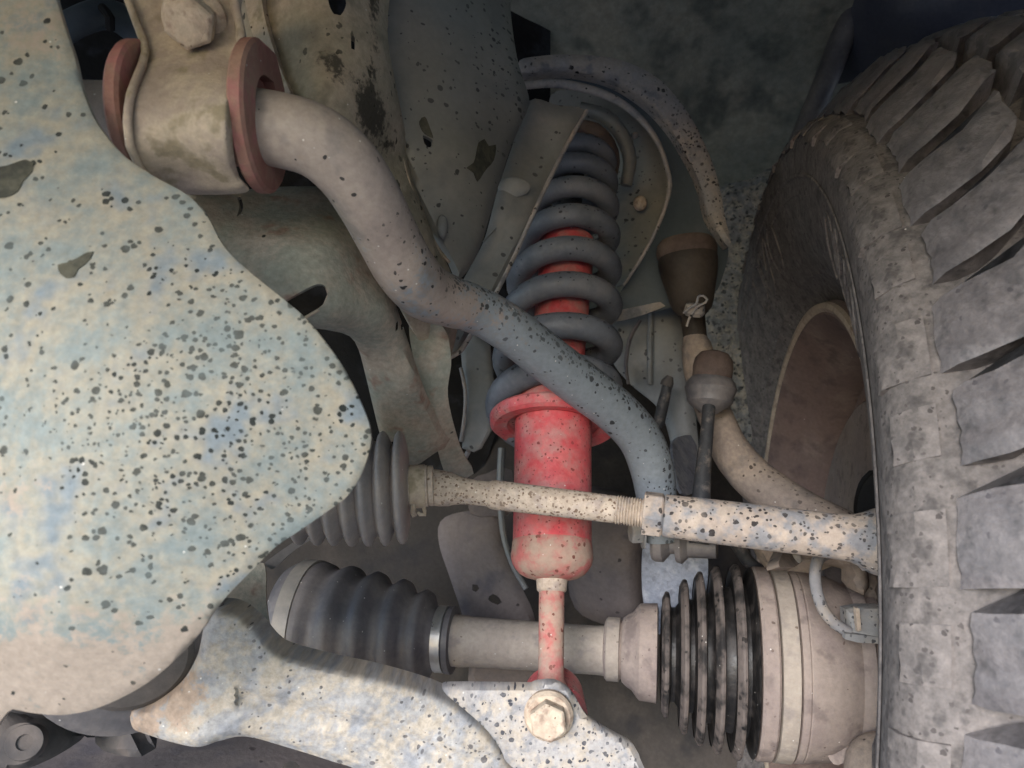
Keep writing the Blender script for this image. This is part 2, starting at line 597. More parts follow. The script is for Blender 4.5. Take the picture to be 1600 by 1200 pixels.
MT['liner'] = material('muddy arch liner', (132, 136, 122), (168, 160, 136), (92, 98, 90), sc=9, amt=.4, sharp=.4, det=6, mr=.72, var=.22, bump=.9, bsc=260, coarse=.6, c3sc=16)
MT['liner2'] = material('grey stone pitted liner', (136, 138, 140), (170, 162, 148), (82, 86, 88), sc=90, amt=.45, sharp=.15, det=6, mr=.7, spot=(180, .42, .8), spot_col=(52, 56, 58), var=.34, bump=.9, bsc=300)
MT['zinc'] = material('zinc dust shield', (140, 146, 160), (166, 168, 176), (116, 120, 132), sc=60, amt=.4, var=.2, rough=.5, metal=.25, bump=.4)
MT['fender'] = material('blue grey inner fender', (70, 74, 92), (92, 92, 98), sc=14, amt=.4, var=.15, rough=.45, spec=.5)
MT['boltm'] = material('dusty bolt steel', (190, 166, 142), (204, 184, 158), (160, 132, 112), sc=90, spot=(341, 0.32, .8), spot_col=(108, 86, 70), var=.18, bump=.6, glint=.03)
MT['boot_brown'] = material('brown ball joint boot', (58, 50, 44), (76, 66, 58), sc=26, det=6, var=.15, rough=.6)
MT['cap_brown'] = material('rusty link cap', (92, 74, 66), (106, 88, 78), sc=50, det=6, var=.18)
MT['blackplastic'] = material('speckled black rod', (58, 59, 62), (118, 108, 100), sc=90, amt=.3, sharp=.2, det=6, var=.2, rough=.55)
MT['cable'] = material('dusty grey cable', (136, 134, 136), (160, 146, 132), sc=50, amt=.4, spot=(341, 0.42, .8), spot_col=(54, 54, 58), var=.12)
MT['conn'] = material('speckled grey connector', (142, 142, 142), (162, 154, 144), sc=60, amt=.4, spot=(294, 0.42, .8), spot_col=(58, 58, 62), var=.12)
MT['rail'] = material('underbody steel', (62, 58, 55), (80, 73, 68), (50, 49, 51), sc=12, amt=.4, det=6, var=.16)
MT['ground'] = material('dry dirt ground', (128, 124, 124), (148, 142, 140), (108, 106, 108), sc=6, amt=.5, var=.2, bsc=120)
#BODY
# ------------------------------------------------------------------ setting
def gauss(v, cx, cy, sx, sy, a):
    return a * np.exp(-((v[:, 0] - cx) / sx) ** 2 - ((v[:, 1] - cy) / sy) ** 2)


g = link_mesh('ground', [(-40, -40, 0), (40, -40, 0), (40, 40, 0), (-40, 40, 0)], [(0, 1, 2, 3)], MT['ground'])
g['kind'] = 'structure'

# wheel arch liner: back wall, plus an unseen forward roof added to block overhead light
lin_V, lin_F = [], []
prof = [(1.0, .20), (1.0, .32)]
for k in range(15):
    a = math.radians(-5 + k * 6.8)
    prof.append((.55 + .45 * math.cos(a), .52 + .50 * math.sin(a)))
prof += [(.42, 1.0), (.27, .93), (.12, .87), (-.02, .83), (-.2, .80)]
xs = np.linspace(-.85, 1.0, 60)
for j, x in enumerate(xs):
    for (y, z) in prof:
        k_ = min(1, max(0, (x - .02) / .2))
        k_ = k_ * k_ * (3 - 2 * k_)
        drop = k_ * float(np.interp(y, [-.2, 0, .12, .25, .42], [.15, .14, .10, .055, .0]))  # unseen roof lowered on the right to darken the tyre top
        lin_V.append((x, y + .02 * math.sin(x * 23 + z * 9) * (y > .5), z + .008 * math.sin(x * 15) - drop))
npf = len(prof)
for j in range(len(xs) - 1):
    for k in range(npf - 1):
        a = j * npf + k
        lin_F.append((a, a + 1, a + 1 + npf, a + npf))
o = link_mesh('wheel_arch_liner', lin_V, lin_F, MT['liner'], dens=.5)
m = o.modifiers.new('solid', 'SOLIDIFY')
m.thickness = .004
tag(o, 'dark muddy wheel arch liner behind the coil spring and above the tyre, with an unseen roof added for shade', 'arch liner')

fen = sheet('inner_fender', [(1352, -120), (1335, 0), (1305, 70), (1290, 130), (1420, 110), (1760, 60), (1760, -120)],
            [(1340, -100, .74), (1300, 100, .80), (1700, -100, .6), (1700, 60, .66), (1400, 20, .70), (1375, 20, .715)], MT['fender'], th=.004, step=18)
tag(fen, 'blue grey inner fender panel at top right above the tyre', 'fender')
seam = tube('liner_seam', [(1352, -60, .76, 40), (1335, 20, .76, 42), (1312, 70, .77, 38), (1285, 140, .78, 36), (1255, 210, .80, 34), (1228, 275, .82, 30)], MT['rubber'], n=14)
tag(seam, 'black rubber seal strip running down to the tyre', 'seal')

pit = sheet('mud_guard', [(1120, 300), (1170, 280), (1235, 250), (1270, 300), (1260, 460), (1230, 640), (1180, 700), (1100, 660), (1085, 540), (1110, 400)],
            [(1120, 300, .86), (1240, 260, .84), (1180, 450, .84), (1110, 600, .84), (1220, 680, .84)], MT['liner2'], th=.004, step=14, dens=.9, roll=(20, .01))
tag(pit, 'grey stone-pitted mud guard between upper arm and tyre', 'mud guard')

# underbody behind the parts
eng = sheet('dark_bay_backing', [(-300, -260), (640, -260), (860, -60), (860, 420), (700, 900), (300, 960), (-300, 900)],
            [(-300, -200, .62), (600, -200, .72), (860, 200, .80), (0, 500, .66), (600, 800, .78)], MT['black'], th=.005, step=60, smooth=False)  # black sheet put in for the darkness inside the engine bay
tag(eng, 'black sheet standing for the dark of the engine bay seen through the gaps at top left', 'panel')
hose = thing('coolant_hose', 'dark bluish hose in the black gap beside the clamp bracket', 'hose', P(200, 40, .52))
tube('hose_body', [(40, 90, .50, 50), (110, 40, .50, 44), (170, 22, .52, 46), (215, 50, .54, 44), (260, 90, .55, 40)], MT['arm'], hose, n=14)
tube('hose_clip', [(160, 12, .505, 14), (172, 28, .498, 14), (172, 46, .503, 14)], MT['black'], hose, n=8)

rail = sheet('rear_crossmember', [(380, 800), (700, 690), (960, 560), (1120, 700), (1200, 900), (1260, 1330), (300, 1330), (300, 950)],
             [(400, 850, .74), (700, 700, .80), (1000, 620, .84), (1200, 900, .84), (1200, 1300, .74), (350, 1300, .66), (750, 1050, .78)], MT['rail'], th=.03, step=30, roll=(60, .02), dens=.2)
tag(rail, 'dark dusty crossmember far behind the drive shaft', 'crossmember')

# ------------------------------------------------------------------ frame, cross members, tower
fr = thing('frame_horn', 'tan dusty frame rail behind the anti-roll bar with a round hole on top', 'frame rail', P(520, 200, .40))
zfr = TPS([(400, -60, .40), (520, -60, .375), (600, -60, .42), (430, 120, .385), (500, 150, .365), (560, 200, .385), (620, 240, .43), (520, 320, .385), (640, 420, .42), (700, 560, .46), (660, 620, .45), (560, 420, .39), (400, 320, .40)])
dfr = lambda v: .06 + gauss(v, 600, 200, 30, 60, .9) + gauss(v, 535, 40, 28, 50, .8) + gauss(v, 655, 320, 25, 100, .5)
tfr = lambda v: np.clip(gauss(v, 490, 55, 22, 40, .5) + gauss(v, 525, 105, 26, 22, .55) + gauss(v, 578, 165, 24, 60, .62) + gauss(v, 600, 230, 18, 60, .5) + gauss(v, 585, 20, 14, 80, .45) + gauss(v, 650, 320, 22, 60, .4), 0, 1)
sheet('rail_web', [(362, -60), (480, -60), (600, -60), (606, 60), (628, 180), (650, 290), (682, 380), (706, 430), (716, 500), (700, 575), (694, 590), (672, 560), (642, 510), (606, 440), (566, 350), (520, 296), (470, 262), (440, 220), (408, 140), (380, 60)],
      zfr, MT['frame'], fr, th=.006, step=11, holes=[[(512, -20), (526, -24), (540, -10), (540, 10), (532, 24), (522, 22), (514, 6)], [(549, 56), (554, 58), (554, 78), (549, 76)]], dens=dfr, roll=(20, .006), tint=tfr)
sheet('rail_lip', [(376, -60), (402, -60), (412, 20), (432, 90), (456, 150), (468, 180), (452, 178), (430, 140), (400, 70), (384, 10)],
      lambda v: zfr(v) - .006, MT['clamp'], fr, th=.004, step=9, dens=.4)
cr = thing('frame_bracket', 'green and tan welded frame bracket with a black oval slot behind the skid plate', 'bracket', P(560, 460, .40))
zcr = TPS([(300, 300, .375), (420, 290, .40), (540, 300, .405), (330, 360, .365), (430, 390, .352), (520, 380, .366), (590, 420, .392), (440, 480, .352), (520, 500, .36), (600, 500, .385), (560, 560, .415), (600, 620, .435), (640, 600, .425), (690, 660, .465), (620, 700, .475), (660, 710, .48), (640, 500, .41), (690, 560, .44)])
sheet('bracket_web', [(290, 296), (350, 300), (430, 292), (530, 296), (560, 330), (590, 400), (616, 470), (640, 540), (664, 610), (690, 665), (703, 686), (694, 702), (686, 704), (668, 716), (648, 728), (622, 722), (604, 705), (594, 680), (584, 640), (572, 590), (560, 545), (546, 524), (520, 516), (486, 512), (456, 520), (430, 500), (360, 420), (310, 350)],
      zcr, MT['frame2'], cr, th=.005, step=10, holes=[[(430, 490), (440, 474), (470, 456), (495, 444), (508, 447), (512, 459), (506, 475), (490, 487), (468, 498), (440, 506)], [(371, 309), (376, 307), (380, 324), (376, 334), (370, 338), (374, 324)], [(619, 504), (622, 500), (622, 514), (618, 518)], [(626, 507), (629, 504), (630, 514), (627, 516)]],
      roll=(11, .006), dens=lambda v: .03 + gauss(v, 600, 430, 40, 60, .0))
tube('slot_lip', [(470, 500, .3505, 5), (490, 489, .352, 5), (507, 477, .354, 5), (514, 460, .3545, 5), (509, 446, .3545, 4)], MT['clamp'], cr, n=8, step=.003)
# inner gusset going down behind
sheet('gusset', [(640, 505), (690, 508), (705, 560), (700, 620), (720, 700), (740, 740), (700, 745), (680, 690), (660, 620)],
      [(640, 505, .44), (705, 560, .45), (740, 740, .52), (690, 660, .47)], MT['frame2'], cr, th=.004, step=12, dens=.05)
sheet('dark_gap_sheet', [(505, 508), (570, 540), (600, 640), (620, 740), (540, 740), (500, 600)], .47, MT['black'], cr, th=.004, step=20)  # black sheet painted as the shade in the gap beside the bracket

tw = thing('shock_tower', 'dark grey spotted shock tower bracket left of the coil spring', 'tower bracket', P(700, 300, .5))
ztw = TPS([(575, -60, .43), (700, -60, .455), (800, -60, .52), (590, 100, .432), (700, 120, .452), (820, 150, .515), (640, 260, .44), (740, 260, .462), (790, 240, .50), (690, 390, .452), (745, 390, .47), (712, 430, .462)])
dtw = lambda v: .22 + gauss(v, 790, 110, 38, 90, .75) + gauss(v, 610, 120, 22, 90, .35)
sheet('tower_face', [(578, -60), (700, -60), (792, -60), (798, 20), (808, 90), (826, 150), (824, 172), (800, 226), (776, 300), (756, 370), (738, 412), (716, 436), (700, 404), (688, 388), (668, 356), (650, 310), (632, 255), (610, 175), (590, 112), (576, 60)],
      ztw, MT['tower'], tw, th=.004, step=10, dens=dtw, roll=(14, .008), holes=[[(661, 211), (670, 215), (676, 219), (674, 230), (668, 230), (663, 224)]])
tube('tower_lip', [(574, -60, .43, 7), (573, 50, .43, 7), (588, 112, .431, 7), (608, 175, .434, 7), (630, 256, .438, 6), (648, 312, .442, 6), (668, 360, .446, 6), (688, 394, .45, 6), (702, 410, .455, 5)], MT['clamp'], tw, n=8)
sheet('chipped_patch', [(748, 222), (757, 217), (764, 228), (775, 226), (772, 250), (762, 262), (756, 270), (746, 284), (740, 270), (729, 262), (740, 254), (744, 240)], lambda v: ztw(v) - .0005, MT['patch'], tw, th=.0004, step=7)
sheet('chipped_patch', [(655, 190), (664, 182), (672, 200), (677, 216), (668, 212), (660, 205)], lambda v: ztw(v) - .0005, MT['patch'], tw, th=.0004, step=5)


def rivet(x, y, Z, rx, ry, mat, parent, ht=.004, name='rivet'):
    V, Fc = [], []
    n, mrow = 18, 6
    C = P(x, y, Z)
    for i in range(mrow):
        a = i / (mrow - 1) * math.pi / 2
        for k in range(n):
            b = 2 * math.pi * k / n
            V.append(C + Vector((math.cos(a) * math.cos(b) * rx * Z / FPX, -math.sin(a) * ht, math.cos(a) * math.sin(b) * ry * Z / FPX)))
    for i in range(mrow - 1):
        for k in range(n):
            q, w = i * n + k, i * n + (k + 1) % n
            Fc.append((q, w, w + n, q + n))
    Fc.append(tuple(range(n)))
    return link_mesh(name, V, Fc, mat, parent, .1)


rivet(592, 34, .4305, 15, 26, MT['clamp'], tw, .006)
rivet(691, 354, .447, 9, 19, MT['tower2'], tw, .003)

tw2 = thing('tower_side_plate', 'smooth grey stamped plate with a pale lip left of the coil spring', 'plate', P(800, 320, .52))
zt2 = TPS([(825, 160, .545), (915, 178, .548), (880, 230, .535), (860, 230, .54), (800, 300, .51), (840, 300, .52), (760, 400, .50), (800, 400, .50), (720, 480, .485), (760, 470, .485), (690, 540, .475), (716, 552, .475)])
sheet('plate_face', [(826, 158), (870, 164), (914, 174), (884, 226), (852, 290), (826, 345), (800, 402), (772, 458), (740, 510), (716, 548), (702, 556), (688, 552), (680, 538), (690, 505), (705, 470), (722, 440), (740, 408), (758, 370), (776, 302), (800, 228)],
      zt2, MT['tower2'], tw2, th=.004, step=10, dens=.15, roll=(10, .003))
tube('plate_lip', [(917, 173, .547, 6), (885, 228, .534, 7), (853, 292, .517, 7), (828, 346, .508, 7), (802, 404, .498, 7), (774, 460, .484, 7), (742, 513, .479, 7), (718, 550, .474, 8), (702, 559, .472, 8), (686, 554, .472, 8), (678, 538, .472, 8), (682, 515, .476, 7)], MT['flange'], tw2, n=10, dens=.15)
rivet(803, 292, .5105, 26, 16, MT['tower2'], tw2, .002, 'embossed_boss')
sheet('drip_tab', [(688, 553), (706, 556), (700, 572), (694, 592), (688, 572)], .474, MT['frame2'], tw2, th=.003, step=6)
tube('fold_line', [(755, 378, .499, 3), (780, 352, .505, 3), (812, 325, .5125, 3), (828, 300, .517, 3)], MT['tower'], tw2, n=6)

# second stamped plate lower down, left of the spring perch
tp = thing('lower_tower_plate', 'narrow dark folded plate left of the red spring perch', 'plate', P(740, 640, .55))
sheet('plate_face', [(720, 548), (742, 520), (766, 540), (774, 620), (768, 672), (752, 700), (740, 706), (722, 700), (726, 640), (724, 600)],
      [(716, 560, .56), (765, 570, .555), (768, 660, .54), (735, 700, .535), (724, 620, .55)], MT['tower2'], tp, th=.004, step=6, roll=(6, .002), dens=.1, smooth=False)
tube('plate_lip', [(720, 575, .553, 6), (727, 610, .548, 6), (726, 650, .543, 6), (720, 690, .538, 6)], MT['flange'], tp, n=8, dens=.05)
tube('weld_run', [(732, 705, .535, 8), (724, 720, .54, 8), (716, 745, .545, 9)], MT['flange'], tp, n=8, dens=.05)

# ------------------------------------------------------------------ clamp bracket, bushing, anti-roll bar
cl = thing('bar_clamp', 'tan dusty saddle clamp with a large hex bolt at top left', 'clamp', P(285, 190, .29))
zcl = TPS([(200, -60, .318), (380, -60, .318), (220, 60, .314), (370, 60, .314), (215, 95, .308), (365, 100, .307), (200, 140, .292), (358, 140, .291), (195, 190, .286), (350, 190, .285), (205, 240, .291), (355, 240, .291), (235, 285, .306), (375, 285, .306), (260, 305, .318)])
sheet('saddle', [(182, -60), (196, 0), (214, 50), (222, 82), (212, 118), (200, 150), (195, 192), (199, 228), (214, 262), (240, 290), (290, 300), (380, 296), (368, 270), (360, 240), (357, 195), (360, 150), (371, 110), (381, 82), (380, 50), (372, 10), (364, -60)],
      zcl, MT['clamp'], cl, th=.004, step=4.5, dens=.12, roll=(7, .002))
tube('left_lip', [(186, -50, .315, 12), (200, 0, .314, 12), (219, 50, .312, 13), (227, 82, .307, 13), (216, 118, .298, 14), (204, 150, .288, 14), (199, 192, .2835, 14), (203, 228, .287, 14), (218, 262, .295, 13), (240, 287, .306, 12)], MT['clamp'], cl, n=10, dens=.1)
tube('right_lip', [(358, -50, .314, 15), (368, 10, .313, 15), (376, 50, .312, 15), (377, 82, .3075, 13), (368, 108, .3005, 5)], MT['clamp'], cl, n=10, dens=.1)
bc = P(305, 30, .315)
bax = (P(284, 44, .29) - bc).normalized()
wash = lathe3('bolt_washer', bc, bc + bax * .0045, [(0, .0125), (.6, .0125), (1, .0105)], MT['boltm'], cl, dens=.1)
bt = prism('bolt_head', bc + bax * .004, bax, (0.3, 0, 1), ngon(6, .0100, .35), .0135, MT['boltm'], cl, chamfer=.0016, dens=.1)
lathe3('bolt_head_recess', bc + bax * .0173, bc + bax * .0179, [(0, .0072), (.5, .0076), (1, .0070)], MT['boltm'], bt, dens=.1, n=6)


def dshape(r):
    pts = []
    for k in range(27):
        a = math.radians(-185 + k * 10)
        pts.append((-math.cos(a) * r, math.sin(a) * r))      # round in front and below
    pts.append((r * .40, r * 1.06))
    pts.append((r * .80, r * .72))
    return pts


bu = thing('bar_bushing', 'dusty red D-shaped bushing gripping the anti-roll bar', 'bushing', P(300, 190, .315))


def dprism(name, cx, cy, Z, r, x0, x1, mat, inner):
    C = P(cx, cy, Z)
    poly = dshape(r)
    n = len(poly)
    V = []
    for dx, sc in ((x0, .96), (x0 + .0012, 1), (x1 - .0012, 1), (x1, .95), (x1 + .0004, inner / r), (x1 - .004, inner / r * .98)):
        for (yy, zz) in poly:
            V.append(C + Vector((dx, yy * sc, zz * sc)))
    Fc = [tuple(range(n))]
    for i in range(5):
        for k in range(n):
            a, b = i * n + k, i * n + (k + 1) % n
            Fc.append((a, b, b + n, a + n))
    Fc.append(tuple(range(5 * n, 6 * n)))
    return link_mesh(name, V, Fc, mat, bu, .1, angle=30)


dprism('right_flange', 392, 184, .318, .0305, .0006, .0070, MT['bush'], .0165)
dprism('left_flange', 195, 180, .318, .0290, .0055, .0115, MT['bush'], .015)
lathe3('core', P(235, 184, .318), P(392, 186, .318), [(0, .019), (1, .019)], MT['bush'], bu)

sb = thing('anti_roll_bar', 'thick grey anti-roll bar bending diagonally across the middle, black paint chips on its lower half', 'anti-roll bar', P(660, 450, .37))


def dbar(t, d):
    up = d.z * .8 + d.x * .35 - d.y * .15
    if t < .40:
        return .03
    return min(1, max(.1, .08 + 1.9 * max(0, up - .08) * min(1, (t - .38) * 5)))


bar_pts = [(-120, 168, .325, 92), (60, 172, .322, 94), (200, 180, .319, 100), (330, 186, .318, 106), (430, 202, .316, 114), (495, 222, .318, 112), (543, 262, .325, 109), (576, 312, .335, 104), (604, 366, .35, 99),
           (632, 418, .365, 96), (665, 455, .385, 91), (706, 472, .40, 80), (748, 486, .415, 75), (800, 517, .43, 74), (860, 564, .45, 74), (915, 606, .468, 73), (965, 645, .485, 71), (1000, 685, .498, 69), (1018, 730, .505, 68), (1026, 780, .508, 62), (1030, 815, .508, 56), (1032, 845, .508, 50)]
tube('bar', bar_pts, MT['bar'], sb, n=28, step=.005, dens=dbar, tint=lambda t, d: float(np.interp(t, [.3, .5, .62, .75], [.0, .25, .75, 1.0])))

# link under the tie rod that the bar ends in
lk = thing('stabilizer_link', 'brown capped stabilizer link with black boot between anti-roll bar and tyre', 'link', P(1105, 620, .53))
lathe('cap', (1117, 548, .535), (1110, 612, .53), [(549, 10), (553, 22), (562, 29), (575, 31), (590, 30), (604, 26), (612, 20)], MT['cap_brown'], lk, along='y')
lathe('boot', (1111, 596, .532), (1108, 650, .528), [(590, 30), (598, 37), (608, 40), (617, 37), (622, 35), (628, 35), (634, 30), (640, 20), (646, 12)], MT['rubber'], lk, along='y')
tube('rod', [(1108, 630, .522, 20), (1104, 680, .515, 21), (1099, 730, .508, 24), (1095, 790, .50, 30), (1092, 850, .495, 30)], MT['blackplastic'], lk, n=16)
lathe('lower_bush', (1022, 850, .515), (1120, 856, .50), [(1018, 4), (1020, 24), (1025, 27), (1037, 27), (1041, 22), (1048, 14), (1056, 13), (1058, 26), (1066, 28), (1072, 22), (1076, 18), (1120, 17), (1122, 5)], MT['rubber'], lk)
prism('link_nut', P(1003, 832, .502), (-1, -.15, 0), (0, 0, 1), ngon(6, .0072), .008, MT['conn'], lk, chamfer=.001)
lathe3('nut_washer', P(1003, 832, .502), P(1006, 832, .502), [(0, .0105), (1, .0105)], MT['conn'], lk)

# ------------------------------------------------------------------ upper arm, ball joint, knuckle
ua = thing('upper_control_arm', 'dark curved upper control arm arching around the top of the coil spring', 'control arm', P(1000, 250, .62))
zua = TPS([(815, 110, .60), (900, 118, .605), (970, 140, .61), (1030, 190, .615), (1065, 260, .615), (1080, 330, .61), (1060, 420, .60), (980, 470, .60), (1120, 390, .60)])
sheet('arm_web', [(812, 100), (880, 100), (960, 112), (1030, 150), (1078, 215), (1106, 280), (1122, 340), (1138, 385), (1130, 430), (1112, 462), (1060, 478), (1010, 488), (965, 498), (958, 478), (980, 440), (1012, 390), (1038, 322), (1046, 282), (1038, 240), (1008, 192), (960, 150), (890, 132), (818, 130)],
      lambda v: zua(v) + .012, MT['arm'], ua, th=.005, step=10, dens=.05)
sheet('outer_flange', [(812, 94), (840, 88), (880, 85), (930, 87), (970, 94), (1005, 108), (1035, 128), (1062, 158), (1086, 194), (1104, 232), (1116, 262), (1126, 300), (1133, 340), (1142, 378), (1138, 386), (1122, 364), (1106, 336), (1098, 300), (1086, 268), (1070, 238), (1050, 205), (1022, 172), (990, 146), (955, 126), (910, 114), (870, 111), (814, 113)],
      lambda v: zua(v) - .006, MT['flange'], ua, th=.016, step=8, dens=lambda v: .15 + gauss(v, 1080, 210, 60, 90, .6) + gauss(v, 1130, 340, 30, 50, .4), roll=(8, .003))
tube('inner_lip', [(815, 134, .60, 13), (860, 130, .60, 14), (900, 135, .602, 14), (940, 146, .603, 13), (975, 164, .605, 12), (1005, 190, .607, 10), (1030, 226, .608, 8), (1042, 262, .608, 7), (1047, 290, .606, 7), (1040, 322, .604, 6), (1026, 358, .60, 6), (1004, 400, .597, 6), (974, 446, .595, 5)], MT['flange'], ua, n=12, dens=.08)
sheet('web_edge', [(958, 488), (1000, 478), (1032, 472), (1040, 478), (1010, 490), (975, 500), (958, 500)], .606, MT['flange'], ua, th=.006, step=8, dens=.05)

cup = thing('spring_cup', 'mauve grey cup plate with a small bolt around the spring top', 'spring cup', P(980, 260, .66))
zcup = TPS([(930, 150, .66), (1000, 200, .655), (1040, 280, .65), (1010, 360, .645), (970, 430, .64), (940, 300, .69), (920, 200, .70), (960, 240, .68)])
sheet('cup_plate', [(860, 150), (930, 146), (985, 168), (1020, 208), (1042, 260), (1046, 290), (1036, 330), (1014, 380), (982, 430), (964, 448), (940, 420), (920, 340), (880, 250)], zcup, MT['tower'], cup, th=.004, step=12, dens=.35)
tube('cup_rim', [(905, 170, .648, 22), (945, 182, .648, 24), (972, 212, .648, 24), (984, 250, .648, 22), (978, 290, .648, 18)], MT['tower'], cup, n=12, dens=.1)
rivet(1000, 318, .648, 11, 12, MT['boltm'], cup, .008, 'bolt')
rivet(992, 212, .655, 5, 5, MT['flange'], cup, .004, 'stud')
tube('top_isolator', [(902, 196, .628, 18), (928, 204, .626, 26), (948, 226, .626, 28), (956, 254, .626, 26), (952, 286, .628, 18)], MT['cap_brown'], cup, n=14, dens=.1)

bj = thing('ball_joint', 'dark brown ball joint boot below the upper arm with a wire cotter pin', 'ball joint', P(1075, 440, .58))
lathe('boot_ring', (1071, 372, .588), (1080, 470, .582), [(376, 40), (382, 45), (392, 47), (400, 46), (403, 44)], MT['cap_brown'], bj, along='y')
lathe('boot', (1071, 372, .588), (1084, 500, .580), [(396, 44), (408, 46), (420, 45), (440, 41), (455, 37), (470, 34), (482, 30), (490, 22), (494, 18)], MT['boot_brown'], bj, along='y')
lathe('stud', (1081, 480, .582), (1088, 545, .575), [(480, 19), (545, 18)], MT['boot_brown'], bj, along='y')
nut = lathe('castle_nut', (1087, 474, .548), (1084, 492, .55), [(474, 10), (476, 15), (488, 17), (494, 13)], MT['flange'], bj, along='y', n=12)
tube('cotter_pin', [(1068, 489, .543, 4), (1076, 482, .54, 4), (1088, 474, .538, 4), (1091, 464, .538, 4), (1098, 462, .538, 4), (1105, 468, .538, 4), (1102, 473, .538, 4), (1093, 477, .538, 4), (1086, 484, .54, 4), (1078, 495, .543, 4), (1073, 510, .545, 4)], MT['flange'], bj, n=8, step=.0015)

kn = thing('steering_knuckle', 'tan dusty steering knuckle curving down in front of the rim', 'knuckle', P(1150, 720, .54))
tube('knuckle_arm', [(1083, 520, .578, 30), (1088, 540, .575, 46), (1094, 575, .57, 52), (1106, 620, .565, 52), (1122, 660, .56, 54), (1142, 705, .552, 60), (1178, 748, .54, 66), (1225, 783, .525, 68), (1275, 812, .51, 70), (1330, 840, .50, 72), (1380, 880, .50, 84)], MT['knuckle'], kn, n=24, step=.006, dens=lambda t, d: .12 + .7 * max(0, d.z) * (t > .5), bumpy=.012)
sheet('knuckle_foot', [(1180, 846), (1240, 850), (1260, 862), (1300, 858), (1372, 862), (1372, 1000), (1345, 985), (1338, 930), (1330, 900), (1300, 885), (1260, 905), (1215, 905), (1190, 880)],
      [(1180, 850, .50), (1370, 870, .475), (1370, 990, .48), (1250, 880, .50)], MT['knuckle'], kn, th=.02, step=12, roll=(14, .008), dens=.1)
sheet('caliper_lug', [(1292, 862), (1346, 868), (1354, 880), (1358, 918), (1350, 930), (1336, 924), (1326, 912), (1326, 894), (1310, 884), (1288, 880)],
      [(1292, 862, .462), (1350, 870, .455), (1345, 930, .45)], MT['knuckle'], kn, th=.014, step=8, roll=(10, .006), dens=.05)
sheet('sensor_lug', [(1228, 852), (1250, 858), (1253, 878), (1242, 886), (1218, 886), (1216, 880)], [(1228, 852, .465), (1250, 880, .46)], MT['knuckle'], kn, th=.012, step=7, smooth=False, dens=.05)
rivet(1243, 872, .462, 9, 10, MT['conn'], kn, .005, 'lug_bolt')

ds = thing('brake_dust_shield', 'zinc grey mottled brake dust shield below the tie rod, left of the ribbed boot', 'dust shield', P(1060, 880, .60))
sheet('shield_lower', [(1006, 846), (1030, 842), (1060, 846), (1082, 836), (1098, 840), (1106, 870), (1104, 920), (1090, 960), (1060, 990), (1020, 985), (1004, 930)], [(1006, 850, .60), (1104, 850, .575), (1050, 980, .585)], MT['zinc'], ds, th=.003, step=10, dens=.3)
sheet('shield_upper', [(948, 505), (985, 494), (1036, 474), (1060, 480), (1074, 560), (1086, 640), (1092, 720), (1082, 770), (1060, 765), (1050, 700), (1030, 640), (985, 600), (955, 560)],
      [(948, 505, .66), (1040, 480, .655), (1060, 600, .64), (1090, 760, .61), (1000, 580, .655)], MT['tower2'], ds, th=.003, step=12, dens=.35, roll=(12, .004))
tube('shield_fold', [(1018, 490, .648, 10), (1016, 540, .645, 10), (1016, 600, .64, 9)], MT['tower2'], ds, n=8, dens=.2)
tube('fold_arc', [(1000, 500, .652, 6), (984, 530, .652, 6), (978, 570, .652, 6), (982, 600, .65, 5)], MT['mauve'], ds, n=8, dens=.2)
sheet('shield_bracket', [(1052, 690), (1080, 680), (1088, 700), (1090, 740), (1084, 770), (1066, 770), (1056, 740)], [(1052, 690, .59), (1088, 770, .57)], MT['zinc'], ds, th=.004, step=9, dens=.5)
bh = thing('brake_hose', 'short black brake hose end behind the anti-roll bar arm', 'hose', P(1040, 620, .60))
tube('hose_body', [(1044, 594, .60, 15), (1040, 615, .60, 17), (1034, 640, .60, 19), (1028, 668, .60, 18)], MT['blackplastic'], bh, n=12)
tube('hose_fitting', [(1047, 588, .598, 10), (1043, 597, .598, 20), (1041, 603, .598, 20)], MT['dark'], bh, n=10)

# ------------------------------------------------------------------ coil spring and shock absorber
sh = thing('shock_absorber', 'red dusty shock absorber standing upright in the centre', 'shock absorber', P(860, 1110, .46))
A1, B1 = (861, 1060, .452), (865, 560, .528)
sz = lambda q: 0
lathe('body', A1, B1, [(905, 20), (901, 40), (896, 50), (890, 55), (882, 60), (876, 62), (872, 62.5), (868, 63), (862, 63.5), (859, 62.5), (857, 61.5), (800, 61), (700, 60), (622, 59), (618, 56), (614, 50)], MT['red'], sh, along='y', n=56, dens=.35)
lathe('dust_cap', A1, B1, [(907, 22), (902, 42), (897, 51), (890, 57), (882, 62), (875, 64), (866, 64.3), (862, 63.5), (848, 62.2), (846, 61.2)], MT['redcap'], sh, along='y', n=56, dens=.35)
lathe('shaft_collar', A1, B1, [(925, 21), (922, 23.5), (912, 24), (904, 25), (896, 25.5), (888, 24)], MT['tan'], sh, along='y', n=32, dens=.3)
lathe('shaft', A1, B1, [(1072, 26), (1060, 21), (1050, 20), (915, 20)], MT['redcap'], sh, along='y', n=32, dens=.6)
eyeC = P(868, 1112, .455)
lathe3('eye', eyeC + Vector((0, -.008, 0)), eyeC + Vector((0, .026, 0)), [(0, .0165), (.06, .0185), (.94, .0185), (1, .0165)], MT['red'], sh, n=36, dens=.4)
A2, B2 = (864, 640, .520), (902, 215, .640)
lathe('inner_tube', A2, B2, [(640, 42), (380, 42), (372, 30)], MT['red'], sh, along='y', n=40, dens=.05)
lathe('upper_rod', A2, B2, [(390, 16), (200, 16)], MT['dark'], sh, along='y', n=20)
